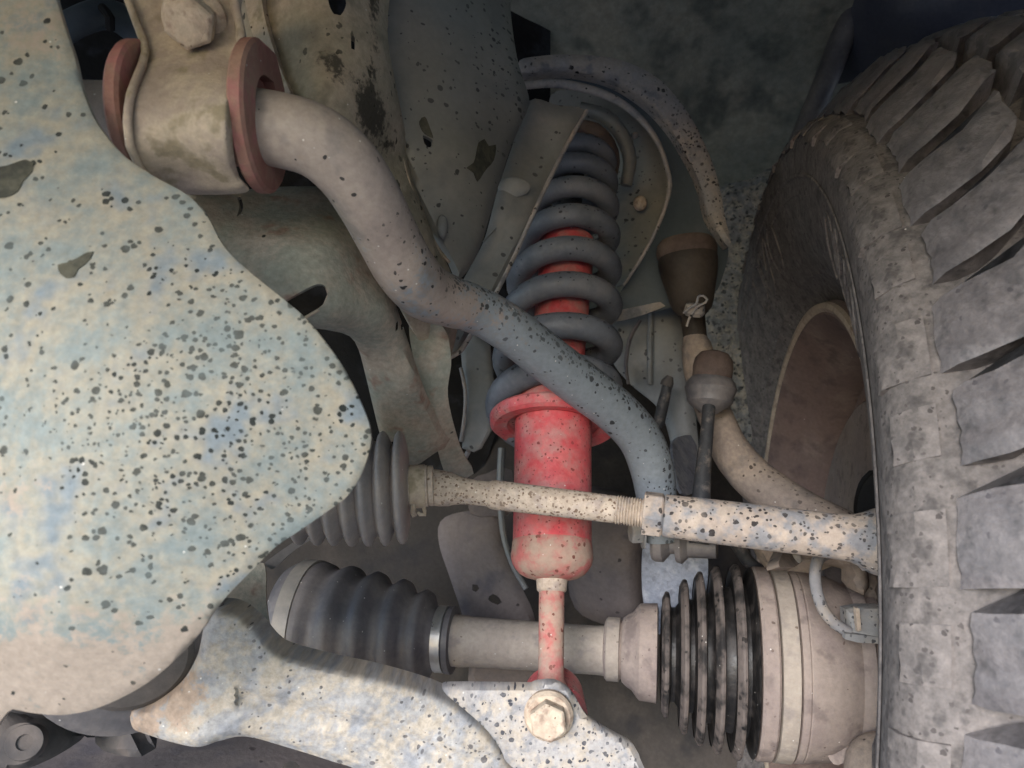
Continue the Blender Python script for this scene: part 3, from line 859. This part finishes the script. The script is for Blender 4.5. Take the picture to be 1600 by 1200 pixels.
lathe('spring_perch', (863, 720, .504), (868, 560, .536), [(664, 70), (669, 73), (672, 93), (668, 99), (656, 100), (652, 97), (652, 72), (656, 70), (664, 70)], MT['red'], sh, along='y', n=64, dens=.2)
lathe('perch_web', (863, 720, .504), (868, 560, .536), [(650, 58), (650, 74), (644, 74), (644, 58)], MT['dark'], sh, along='y', n=48, dens=.2)

spg = None
Aa, Ba = P(*A2), P(*B2)
dirS = (Ba - Aa).normalized()
us = Vector((0, 1, 0)).cross(dirS).normalized()
vs = us.cross(dirS)                      # towards / away from the lens
if vs.y > 0:
    vs = -vs
path = []
ys = [650, 634, 592, 530, 466, 410, 357, 311, 272, 240, 226]
turn = [-.62, -.40, 0, 1, 2, 3, 4, 5, 6, 7, 7.6]
for k in range(int((7.6 + .62) * 30) + 1):
    t = -.62 + k / 30
    yy = float(np.interp(t, turn, ys))
    kk = -(yy + 22 - 600) / FPX
    s = (kk * Aa.y - (Aa.z - CAM_H)) / ((Ba - Aa).z - kk * (Ba - Aa).y)
    C = Aa + (Ba - Aa) * s
    fr_ = float(np.interp(t, [-.6, 1, 3, 5, 7.6], [.0372, .0366, .0340, .0300, .0262]))
    wr = float(np.interp(t, [-.6, -.5, 3, 7, 7.6], [.0070, .0093, .0088, .0078, .0064]))
    a = 2 * math.pi * t
    path.append((C + vs * (math.cos(a) * fr_) + us * (math.sin(a) * fr_), wr))
V, Fc, meta = rings(path, 18)
spg = link_mesh('coil_spring', V, Fc, MT['spring'], None, [min(1, .05 + .8 * max(0, d.z - .2)) for t, d in meta], base=Aa)
tag(spg, 'grey coil spring wound around the red shock absorber', 'spring')

# ------------------------------------------------------------------ tie rod, rack boot
tr = thing('tie_rod', 'long tan dusty tie rod with threaded section crossing in front of the red shock', 'tie rod', P(900, 790, .41))
TA, TB = (640, 757, .435), (1372, 846, .385)
lathe('inner_rod', TA, TB, [(660, 24), (668, 28.5), (690, 28), (704, 26), (712, 23), (722, 21), (745, 19.5), (762, 19.5), (767, 22), (772, 23), (960, 21.5), (963, 20)], MT['tan'], tr, n=32, dens=.95)
thr = []
x = 962
while x < 1006:
    thr += [(x, 20), (x + 1.7, 22.6), (x + 2.6, 22.6), (x + 4.2, 20)]
    x += 4.4
lathe('thread', TA, TB, thr, MT['tan'], tr, n=32, dens=.1)
nutC = P(1004, 802, .4105)
axT = (P(*TB) - P(*TA)).normalized()
prism('lock_nut', P(1005, 801, .4100), axT, (0, -.3, 1), ngon(6, .0123, .25), .0105, MT['tanb'], tr, chamfer=.0012, dens=.35)
lathe('outer_end', TA, TB, [(1036, 28), (1038, 33), (1075, 33.5), (1078, 34), (1200, 35), (1300, 35), (1330, 37), (1345, 42), (1362, 50), (1385, 56)], MT['tanb'], tr, n=36, dens=.8)
lathe('end_socket', (1378, 815, .392), (1392, 900, .385), [(812, 30), (818, 44), (880, 46), (890, 40)], MT['tanb'], tr, along='y', dens=.2)

rb = thing('rack_boot', 'grey ribbed rubber boot with a wire clamp where the tie rod leaves the skid plate', 'boot', P(600, 765, .43))
RA, RB = (440, 770, .425), (672, 759, .430)
prof = []
ribs = [(468, 66, 82), (496, 68, 84), (522, 70, 86), (549, 71, 88), (575, 72, 89), (601, 72, 89), (627, 66, 88)]
for i, (xc, rin, rout) in enumerate(ribs):
    prof += [(xc - 12, rin), (xc - 9, rin + 4), (xc - 6, rout - 5), (xc - 3, rout - 1), (xc, rout), (xc + 3, rout - 1), (xc + 6, rout - 5), (xc + 9, rin + 5)]
prof += [(637, 55), (638, 40), (640, 31)]
lathe('bellows', RA, RB, prof, MT['rubber2'], rb, n=48, dens=.1, angle=60)
lathe('neck', RA, RB, [(634, 30), (636, 32), (655, 32.5), (668, 32), (669, 29), (670, 31), (674, 31.5), (677, 31), (678, 27)], MT['tan'], rb, n=36, dens=.12)
lathe('neck_band', RA, RB, [(641, 32.6), (642, 33.8), (664, 33.8), (665, 32.6)], MT['clamp'], rb, n=36, dens=.1)
tube('clamp_tab', [(646, 790, .418, 9), (645, 800, .416, 10), (648, 806, .415, 9)], MT['clamp'], rb, n=8, step=.002)
tube('clamp_wire', [(662, 792, .416, 6), (664, 804, .415, 6), (656, 804, .414, 6), (653, 800, .414, 5)], MT['clamp'], rb, n=8, step=.002)

# ------------------------------------------------------------------ drive shaft
dv = thing('drive_shaft', 'horizontal drive shaft with grey ribbed boot on its left, behind the red shock', 'drive shaft', P(830, 1005, .53))
DA, DB = (440, 982, .56), (960, 1016, .52)
lathe('inner_boot', DA, DB, [(446, 60), (452, 96), (466, 104), (500, 105), (508, 102), (514, 96), (522, 94), (530, 98), (540, 102), (548, 100), (556, 90), (564, 86), (572, 90), (582, 96), (590, 93), (598, 80), (606, 76), (614, 80), (624, 87), (632, 84), (640, 70), (646, 66), (652, 68), (662, 73), (668, 70), (674, 54), (678, 48), (704, 46), (708, 40)], MT['rubber'], dv, n=56, dens=.1, angle=55)
lathe('large_band', DA, DB, [(470, 104), (471, 107.5), (492, 107.5), (493, 104)], MT['bandtan'], dv, n=56)
lathe('small_band', DA, DB, [(683, 46), (684, 50), (698, 50), (699, 46)], MT['clampsteel'], dv, n=48)
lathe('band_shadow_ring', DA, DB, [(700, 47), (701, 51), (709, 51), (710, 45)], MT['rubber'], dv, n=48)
lathe('shaft', DA, (1010, 1021, .516), [(704, 40), (712, 39), (730, 38.5), (738, 37.5), (930, 36.5), (945, 37.5), (960, 38), (1010, 40)], MT['shaft'], dv, n=36, dens=.3)
CA, CB = (960, 1014, .52), (1360, 1046, .49)
oj = thing('outer_joint', 'brown dusty outer joint housing with a black ribbed boot beside the tyre', 'joint', P(1180, 1035, .505))
lathe('neck', CA, CB, [(944, 38), (946, 44), (948, 46), (968, 46), (971, 43), (973, 48), (980, 54), (988, 58), (996, 68), (1000, 72), (1026, 74), (1028, 66)], MT['cv'], oj, n=48, dens=.3)
lathe('neck_band', CA, CB, [(948, 46), (949, 48), (968, 48), (969, 46)], MT['shaft'], oj, n=48)
prof = []
disc = [(1040, 92, 70), (1068, 113, 84), (1092, 127, 96), (1118, 137, 106), (1148, 143, 114)]
for i, (xc, ro, ri) in enumerate(disc):
    w = 5 + i * .6
    prof += [(xc - 8, ri - 6), (xc - w, ro - 8), (xc - 1.5, ro), (xc + 3, ro), (xc + 5, ro - 10), (xc + 8, ri), (xc + 14, ri)]
prof += [(1166, 120), (1169, 138), (1171, 141)]
lathe('ribbed_boot', CA, CB, prof, MT['boot_in'], oj, n=64, dens=.5, angle=50)
for i, (xc, ro, ri) in enumerate(disc):
    w = 4.5 + i * .6
    lathe('boot_ring', CA, CB, [(xc - w - 2, ro - 9), (xc - w, ro - 5), (xc - 2, ro + .8), (xc + 1, ro + 1.5), (xc + 4, ro + .5), (xc + 6, ro - 7)], MT['bootdust'], oj, n=64, dens=.35, cap=False)
lathe('boot_cuff', CA, CB, [(1172, 120), (1174, 140), (1178, 143), (1196, 143.5), (1199, 141), (1200, 137)], MT['cv'], oj, n=64, dens=.35)
lathe('cuff_band', CA, CB, [(1201, 137), (1202, 143.5), (1226, 144), (1227, 138)], MT['shaft'], oj, n=64, dens=.15)
lathe('housing', CA, CB, [(1227, 130), (1230, 141), (1233, 142.5), (1240, 142.5), (1242, 141), (1244, 142), (1280, 139), (1300, 133), (1318, 126), (1324, 128), (1330, 131), (1336, 131), (1339, 120), (1341, 116), (1346, 120), (1352, 122), (1358, 121), (1362, 112), (1365, 104), (1390, 100)], MT['cv'], oj, n=64, dens=.15)
sheet('drip_shield', [(1290, 1168), (1312, 1160), (1326, 1140), (1336, 1120), (1343, 1100), (1346, 1120), (1338, 1150), (1328, 1176), (1318, 1192), (1302, 1194)], [(1290, 1168, .455), (1340, 1110, .45), (1315, 1190, .45)], MT['cv'], oj, th=.006, step=8, dens=.1)

ab = thing('wheel_speed_sensor_lead', 'grey speckled sensor cable curving over the joint to a small connector', 'sensor cable', P(1300, 940, .43))
tube('lead', [(1292, 866, .452, 17), (1280, 872, .446, 18), (1274, 890, .44, 18), (1275, 918, .434, 18), (1285, 950, .428, 18), (1304, 974, .424, 18), (1328, 988, .422, 17)], MT['cable'], ab, n=14, step=.003, dens=.8)
cn = sheet('connector', [(1322, 952), (1345, 948), (1378, 948), (1378, 1004), (1350, 1004), (1324, 996)], [(1322, 952, .424), (1378, 950, .42), (1350, 1000, .418)], MT['conn'], ab, th=.012, step=7, smooth=False, roll=(8, .003), dens=.8)
sheet('connector_clip', [(1337, 950), (1343, 951), (1346, 985), (1340, 987)], .4165, MT['tan'], cn, th=.003, step=5, smooth=False, dens=.05)
sheet('connector_lip', [(1321, 990), (1352, 993), (1376, 996), (1374, 1006), (1340, 1004), (1321, 999)], .4165, MT['conn'], cn, th=.004, step=6, smooth=False, dens=.3)
gb = thing('ground_strap', 'dark green-black cable behind the tie rod above the ribbed boot', 'cable', P(1160, 870, .52))
tube('strap', [(1140, 836, .53, 20), (1152, 852, .53, 20), (1168, 876, .53, 20), (1190, 892, .53, 18), (1220, 898, .53, 12)], MT['blackplastic'], gb, n=12)

bl = thing('lower_ball_joint', 'tan dusty lower ball joint dome at bottom right beside the tyre', 'ball joint', P(1375, 1220, .43))
lathe('dome', (1378, 1150, .43), (1378, 1290, .43), [(1146, 4), (1150, 18), (1158, 32), (1170, 44), (1186, 52), (1205, 55), (1290, 55)], MT['knuckle'], bl, along='y', dens=.1)
lathe('hub_ring', (1345, 1045, .50), (1400, 1050, .49), [(1368, 118), (1372, 124), (1384, 124), (1388, 110)], MT['cap_brown'], oj, n=48)

# ------------------------------------------------------------------ lower control arm
la = thing('lower_control_arm', 'pale chipped lower control arm running along the bottom, dark spots all over', 'control arm', P(500, 1120, .37))
zla = TPS([(330, 955, .340), (400, 985, .346), (300, 1060, .338), (220, 1130, .335), (310, 1160, .335), (420, 1040, .345), (420, 1100, .346), (420, 1160, .352), (560, 1060, .361), (560, 1120, .357), (560, 1190, .366), (700, 1100, .380), (700, 1160, .374), (760, 1240, .38), (640, 1240, .375)])


def lmod(v):
    # pressed channel down the middle of the arm
    yc = np.interp(v[:, 0], [380, 480, 600, 720], [1090, 1115, 1140, 1190])
    return .004 * np.exp(-((v[:, 1] - yc) / 14) ** 2) * (v[:, 0] > 370)


sheet('arm_pressing', [(320, 972), (332, 954), (352, 952), (375, 960), (400, 980), (425, 1010), (450, 1025), (520, 1043), (600, 1060), (690, 1088), (742, 1124), (780, 1170), (820, 1250), (640, 1250), (560, 1204), (520, 1190), (450, 1168), (385, 1151), (345, 1157), (310, 1167), (270, 1160), (222, 1145), (208, 1138), (203, 1120), (206, 1111), (240, 1100), (280, 1070), (308, 1025)],
      zla, MT['lca'], la, th=.018, step=5.5, roll=(13, .005), dens=lambda v: .22 + gauss(v, 740, 1150, 60, 60, .5), zmod=lmod, tint=lambda v: np.clip(gauss(v, 270, 1080, 60, 50, .8) + gauss(v, 210, 1130, 40, 40, .6), 0, 1))
zea = TPS([(690, 1072, .394), (880, 1075, .400), (990, 1170, .402), (700, 1105, .386), (760, 1160, .388), (900, 1230, .395), (780, 1240, .388)])
sheet('shock_ear', [(686, 1082), (692, 1072), (720, 1070), (832, 1071), (838, 1068), (868, 1066), (892, 1080), (905, 1100), (918, 1120), (950, 1142), (990, 1164), (998, 1178), (998, 1250), (770, 1250), (772, 1210), (766, 1180), (744, 1140), (716, 1112), (694, 1096)],
      zea, MT['lca2'], la, th=.006, step=9, roll=(8, .003), dens=lambda v: .75 + 0 * v[:, 0])
bC = P(857, 1116, .3965)
bx = Vector((-.06, -1, .05))
lathe3('bolt_washer', bC, bC + bx * .005, [(0, .0128), (.5, .0128), (1, .0112)], MT['boltm'], la, n=36, dens=.25)
prism('bolt_head', bC + bx * .0045, bx, (0, 0, 1), ngon(6, .0098, .4), .009, MT['boltm'], la, chamfer=.0014, dens=.25)
lbC = P(205, 1003, .345)
bd = Vector((.45, -.80, -.25)).normalized()
cb = thing('arm_bushing', 'dark rubber control arm bushing peeking out under the skid plate', 'bushing', lbC)
lathe3('bushing_can', lbC - bd * .03, lbC + bd * .012, [(0, .036), (.75, .036), (.80, .040), (.9, .0415), (.97, .040), (1, .036), (1.02, .02)], MT['rubber'], cb, n=56)
lathe3('bushing_washer', lbC + bd * .0125, lbC + bd * .016, [(0, .024), (.5, .025), (1, .022)], MT['dark'], cb, n=36)

# ------------------------------------------------------------------ things behind, low down
fb = thing('frame_plate', 'mauve brown frame plate with two small holes left of the shock shaft', 'plate', P(760, 900, .66))
sheet('plate_face', [(688, 815), (720, 800), (775, 800), (782, 840), (796, 880), (816, 920), (834, 960), (840, 1010), (842, 1090), (740, 1090), (735, 1010), (722, 960), (702, 900), (686, 850)],
      [(688, 815, .66), (780, 810, .66), (840, 980, .64), (720, 960, .64), (800, 1080, .62)], MT['mauve'], fb, th=.005, step=11, holes=[[(738, 913), (746, 914), (749, 920), (744, 925), (738, 922)], [(764, 932), (770, 928), (780, 934), (784, 941), (778, 945), (768, 941), (763, 937)]], roll=(8, .004), dens=.06)
sheet('plate_top', [(735, 752), (760, 740), (784, 730), (800, 735), (800, 800), (770, 806), (735, 802)], [(735, 760, .67), (800, 740, .68), (770, 800, .66)], MT['mauve'], fb, th=.005, step=12, dens=.06)
tube('plate_flange', [(784, 700, .67, 12), (782, 760, .665, 12), (786, 830, .655, 10), (800, 880, .648, 9), (822, 920, .64, 9)], MT['tower2'], fb, n=8, dens=.05)
gx = thing('gearbox_housing', 'dark mauve rounded casting behind the right of the shock', 'casting', P(960, 880, .72))
sheet('casting', [(900, 780), (960, 770), (1004, 800), (1006, 900), (1000, 970), (940, 975), (890, 930)], [(900, 800, .70), (1000, 820, .69), (1004, 960, .68), (900, 940, .70), (950, 870, .675)], MT['mauve'], gx, th=.03, step=14, roll=(24, .02), dens=.08)
df = thing('differential_bracket', 'dark green grey bracket edge between skid plate and drive shaft boot', 'bracket', P(400, 920, .45))
sheet('bracket_plate', [(330, 950), (380, 890), (412, 880), (416, 940), (420, 1010), (380, 1020), (330, 1000)], [(330, 950, .43), (412, 880, .45), (420, 1010, .43)], MT['frame2'], df, th=.004, step=12, dens=.05)
sheet('bracket_strip', [(412, 882), (440, 860), (500, 820), (520, 806), (505, 830), (460, 860), (425, 890)], .46, MT['dark'], df, th=.006, step=9)

sg = thing('splash_guard', 'mauve brown flat guard under the lower control arm', 'guard', P(400, 1180, .47))
sheet('guard_plate', [(70, 1240), (84, 1165), (110, 1140), (200, 1130), (330, 1140), (520, 1170), (720, 1190), (760, 1240)], [(80, 1170, .47), (300, 1140, .50), (700, 1190, .5), (400, 1230, .44)], MT['mauve'], sg, th=.004, step=14, dens=.05, holes=[[(438, 1206), (446, 1192), (462, 1190), (470, 1204), (458, 1214)]])
sk2 = thing('steering_bracket', 'dark bent bracket with a bolt hole at the bottom left corner', 'bracket', P(60, 1160, .40))
sheet('bracket_arm', [(-40, 1108), (30, 1112), (80, 1118), (118, 1142), (134, 1148), (110, 1168), (70, 1190), (30, 1204), (-40, 1215)], [(-40, 1110, .37), (120, 1145, .40), (-40, 1210, .36), (40, 1160, .372)], MT['dark'], sk2, th=.008, step=11, roll=(12, .006))
lathe3('bolt_boss', P(44, 1160, .366), P(38, 1160, .352), [(0, .0085), (.8, .0085), (1, .0075), (1.0, .0035), (.4, .003)], MT['dark'], sk2, n=28, cap=False)
lathe3('boss_sleeve', P(34, 1162, .37), P(30, 1162, .352), [(0, .0088), (1, .0088)], MT['dark'], sk2, n=28)
sheet('bracket_tab', [(148, 1150), (188, 1130), (205, 1132), (224, 1168), (222, 1182), (196, 1182), (160, 1172)], [(148, 1150, .40), (205, 1130, .395), (210, 1180, .385)], MT['dark'], sk2, th=.01, step=9, roll=(10, .006))
sheet('bracket_back', [(90, 1110), (200, 1106), (204, 1132), (150, 1152), (125, 1146)], .415, MT['black'], sk2, th=.004, step=12)
tube('clip', [(142, 1112, .395, 5), (147, 1120, .393, 6), (156, 1124, .393, 6), (168, 1125, .394, 5)], MT['clampsteel'], sk2, n=8, step=.002)

# ------------------------------------------------------------------ skid plate (nearest)
sp = thing('skid_plate', 'pale mottled skid plate with many dark spots filling the left side', 'skid plate', P(200, 700, .27))
zsk = TPS([(-80, -60, .285), (90, -60, .285), (-80, 300, .255), (130, 150, .278), (250, 280, .275), (-80, 700, .245), (200, 500, .250), (350, 400, .270), (450, 600, .262), (575, 680, .275), (300, 700, .250), (450, 840, .270), (200, 850, .248), (-80, 1000, .246), (100, 1000, .247), (100, 1115, .262), (-80, 1095, .262), (250, 1050, .262)])
dsk = lambda v: np.clip(.06 + gauss(v, 330, 560, 150, 130, .95) + gauss(v, 150, 680, 200, 130, .75) + gauss(v, 420, 760, 170, 130, .65) + gauss(v, 250, 880, 190, 80, .4) + gauss(v, 40, 480, 120, 120, .2) - gauss(v, 80, 1080, 300, 80, .3) + gauss(v, 520, 640, 60, 90, .3), .03, 1)
sheet('plate', [(-80, -60), (76, -60), (86, -10), (100, 40), (116, 88), (128, 138), (150, 190), (190, 240), (240, 275), (290, 303), (322, 335), (350, 385), (390, 425), (440, 465), (480, 500), (520, 550), (545, 590), (562, 625), (576, 660), (580, 685), (574, 715), (560, 750), (540, 778), (510, 800), (470, 828), (430, 855), (395, 890), (360, 925), (335, 955), (315, 985), (285, 1020), (240, 1060), (200, 1085), (150, 1107), (100, 1117), (50, 1114), (20, 1108), (-80, 1092)],
      zsk, MT['skid'], sp, th=.0032, step=11, dens=dsk, roll=(7, .0010), tint=lambda v: np.clip((v[:, 1] - 880) / 200, 0, .75) + gauss(v, 60, 60, 140, 120, .35) + gauss(v, 20, 760, 60, 60, .4))
sheet('bare_patch', [(-20, 268), (12, 258), (40, 249), (52, 254), (50, 268), (36, 282), (28, 298), (8, 308), (-20, 305)], lambda v: zsk(v) - .0004, MT['patch'], sp, th=.0003, step=8)
sheet('bare_patch', [(90, 414), (104, 410), (122, 402), (136, 394), (146, 393), (141, 404), (132, 413), (122, 420), (116, 432), (102, 434), (94, 428)], lambda v: zsk(v) - .0004, MT['patch'], sp, th=.0003, step=7)

# ------------------------------------------------------------------ wheel
WC = Vector((.3315, .5947, CAM_H - .1667))
yaw, pit_ = -.1656, -.0551
wax = Vector((math.cos(yaw) * math.cos(pit_), math.sin(yaw) * math.cos(pit_), math.sin(pit_)))
wy = Vector((0, 0, 1)).cross(wax).normalized()
wz = wax.cross(wy)
wh = thing('wheel', 'dusty off-road wheel with blocky tread filling the right side', 'wheel', WC)
wh.matrix_world = Matrix(((wax.x, wy.x, wz.x, WC.x), (wax.y, wy.y, wz.y, WC.y), (wax.z, wy.z, wz.z, WC.z), (0, 0, 0, 1)))
wh['_loc'] = (0, 0, 0)


def wheel_lathe(name, prof, mat, parent, n=120, closed=False, dens=.4, angle=35):
    V, Fc = [], []
    m = len(prof)
    for x, r in prof:
        for k in range(n):
            a = 2 * math.pi * k / n
            V.append((x, r * math.cos(a), r * math.sin(a)))
    for i in range(m if closed else m - 1):
        j = (i + 1) % m
        for k in range(n):
            Fc.append((i * n + k, i * n + (k + 1) % n, j * n + (k + 1) % n, j * n + k))
    return link_mesh(name, V, Fc, mat, parent, dens, angle=angle)


half = [(-.082, .219), (-.090, .226), (-.098, .236), (-.107, .246), (-.1085, .2465), (-.120, .264), (-.128, .284), (-.1325, .302), (-.1335, .3025), (-.1365, .320), (-.138, .333), (-.1365, .342), (-.131, .350), (-.121, .3545), (-.109, .357), (-.092, .3715), (-.070, .385), (-.04, .395), (0, .400)]
tprof = half + [(-x, r) for x, r in half[-2::-1]] + [(.09, .21), (-.09, .21)]
ty = wheel_lathe('tyre', tprof, MT['tyre'], wh, n=160, closed=True)
rprof = [(-.080, .214), (-.088, .218), (-.0955, .2235), (-.098, .2225), (-.0975, .218), (-.0905, .213), (-.085, .2085), (-.075, .2065), (-.068, .202), (-.060, .196), (-.035, .194), (-.033, .187), (.005, .185), (.02, .186), (.025, .175), (.026, .12), (.03, .05), (.031, .001)]
wheel_lathe('rim_lip', [(-.094, .2215), (-.1005, .2255), (-.1035, .2245), (-.1035, .2205), (-.100, .2165), (-.0945, .2135), (-.0915, .2115), (-.088, .2105), (-.086, .214)], MT['rimlip'], wh, n=120, closed=True, dens=.1)
rm = wheel_lathe('rim', rprof, MT['rim'], wh, n=120, dens=.1)
so = rm.modifiers.new('solid', 'SOLIDIFY')
so.thickness = .004
so.offset = 1
wheel_lathe('wheel_disc', [(.018, .184), (.0175, .12), (.012, .118), (.012, .07), (.0, .068), (0, .001)], MT['rimdark'], wh, n=80)

# tread blocks: section in (across, radius), swept over an angle, slanted
def block(name, sec, a0, a1, slant, parent, mat, na=4, notch=None):
    V, Fc = [], []
    n = len(sec)
    cx = sum(s[0] for s in sec) / n
    for i in range(na + 1):
        f = i / na
        for k_, (x, r) in enumerate(sec):
            a = a0 + (a1 - a0) * f + slant * max(0, (x + .100) if x < 0 else (x - .01)) + .35 * max(0, -.100 - x)
            edge = .0018 if i in (0, na) and k_ < n - 3 else 0
            jr, jx, ja = (random.gauss(0, .0007), random.gauss(0, .0006), random.gauss(0, .0009)) if k_ < n - 3 else (0, 0, 0)
            V.append((x + jx, (r - edge + jr) * math.cos(a + ja), (r - edge + jr) * math.sin(a + ja)))
    for i in range(na):
        for k in range(n):
            q, w = i * n + k, i * n + (k + 1) % n
            Fc.append((q, w, w + n, q + n))
    Fc.append(tuple(range(n))[::-1])
    Fc.append(tuple(range(na * n, (na + 1) * n)))
    return link_mesh(name, V, Fc, mat, parent, .35, angle=30)


NP = 54
pa = 2 * math.pi / NP
shoulder_a = [(-.1215, .3555), (-.118, .3625), (-.112, .370), (-.100, .3845), (-.091, .3925), (-.086, .3945), (-.084, .378), (-.100, .362), (-.112, .353)]
shoulder_b = [(-.1185, .3575), (-.115, .3645), (-.108, .373), (-.098, .3855), (-.087, .3945), (-.080, .3965), (-.078, .380), (-.100, .362), (-.110, .353)]
mid_a = [(-.073, .382), (-.0725, .399), (-.069, .4020), (-.052, .4085), (-.047, .4085), (-.046, .388)]
mid_b = [(-.037, .390), (-.037, .4105), (-.031, .412), (-.007, .4135), (-.003, .4125), (-.003, .395)]
low = lambda sec, d: [(x + (.0012 if x < -.11 else 0), r - d) for x, r in sec]
protos = [
    block('tread_block', shoulder_a, 0, pa * .80, -3.0, ty, MT['tread'], 7),
    block('tread_block', shoulder_b, 0, pa * .74, -3.0, ty, MT['tread'], 7),
    block('tread_block', mid_a, pa * .20, pa * .98, -2.2, ty, MT['tread'], 6),
    block('tread_block', mid_b, pa * .45, pa * 1.05, 3.0, ty, MT['tread'], 6),
]
mirror = []
for b in (shoulder_a,):
    mirror.append(block('tread_block', [(-x, r) for x, r in b][::-1], pa * .4, pa * 1.05, 3.0 if b is mid_a else 1.0, ty, MT['tread']))


def spin(proto, k, first):
    o = proto if first else proto.copy()
    if not first:
        COL.objects.link(o)
        o.parent = ty
    o.rotation_euler = (k * pa + random.uniform(-.002, .002), 0, 0)


for k in range(NP):
    spin(protos[k % 2], k, k < 2)
    spin(protos[2], k, k == 0)
    spin(protos[3], k, k == 0)
    spin(mirror[0], k, k == 0)

# raised rings and characters-like bars moulded in the sidewall
wheel_lathe('moulded_ring', [(-.1358, .314), (-.1370, .315), (-.1372, .3165), (-.1366, .3175)], MT['tyre'], ty, n=160)
for k in range(NP):
    if k == 0:
        lug = block('sidewall_lug', [(-.1375, .3375), (-.1392, .338), (-.1386, .343), (-.1335, .3505), (-.1245, .3545), (-.124, .3525), (-.131, .3485)], pa * .1, pa * .78, -3.0, ty, MT['tyre'])
        lug2 = block('sidewall_lug', [(-.1365, .3425), (-.1380, .343), (-.1335, .3505), (-.1245, .3545), (-.124, .3525), (-.131, .3485)], pa * .1, pa * .62, 3.0, ty, MT['tyre'])
        lug2.rotation_euler = (pa, 0, 0)
    elif k > 1:
        spin(lug if k % 2 == 0 else lug2, k, False)


def side_r(r):
    return float(np.interp(r, [.246, .264, .284, .302, .320, .333], [-.110, -.120, -.128, -.1330, -.1365, -.138]))


def raised(pts, k0):
    q = [(a / 100 + k0, r) for a, r in pts]
    path = [(Vector((side_r(r) - .0002, r * math.cos(a), r * math.sin(a))), .0011) for a, r in [tuple(p) for p in catmull(q, .012, True)]]
    V, Fc, _ = rings(path + path[:1], 6, False)
    return link_mesh('raised_character', V, Fc, MT['tyre'], ty, .3)


for kk in range(6):
    for j, ch in enumerate(([(0, .268), (0, .302), (6, .306), (9, .296), (8, .274), (4, .264)], [(12, .266), (11, .304), (14, .306), (16, .285), (20, .305), (23, .302), (18, .268)], [(27, .268), (25, .288), (28, .305), (34, .303), (36, .285), (33, .267)])):
        raised(ch, kk * 1.047)
# brake parts inside the rim
bk = thing('brake_disc', 'brown grey brake disc half hidden inside the rim', 'brake disc', P(1320, 780, .58))
cA = WC - wax * .045
lathe3('disc', cA - wax * .012, cA + wax * .012, [(0, .05), (0, .150), (.05, .152), (.95, .152), (1, .150), (1, .05)], MT['cv'], bk, n=64)
lathe3('hub', cA - wax * .05, cA + wax * .03, [(0, .045), (.6, .05), (.62, .07), (1, .07)], MT['cv'], bk, n=40)
cp = thing('brake_caliper', 'black caliper edge just left of the tyre above the tie rod', 'caliper', P(1355, 790, .50))
sheet('caliper_body', [(1338, 800), (1342, 775), (1352, 752), (1375, 740), (1385, 800), (1375, 830), (1338, 812)], [(1338, 800, .51), (1380, 745, .50), (1375, 830, .50)], MT['black'], cp, th=.03, step=10)
for o in list(bpy.data.objects):
    if '_loc' in o:
        del o['_loc']
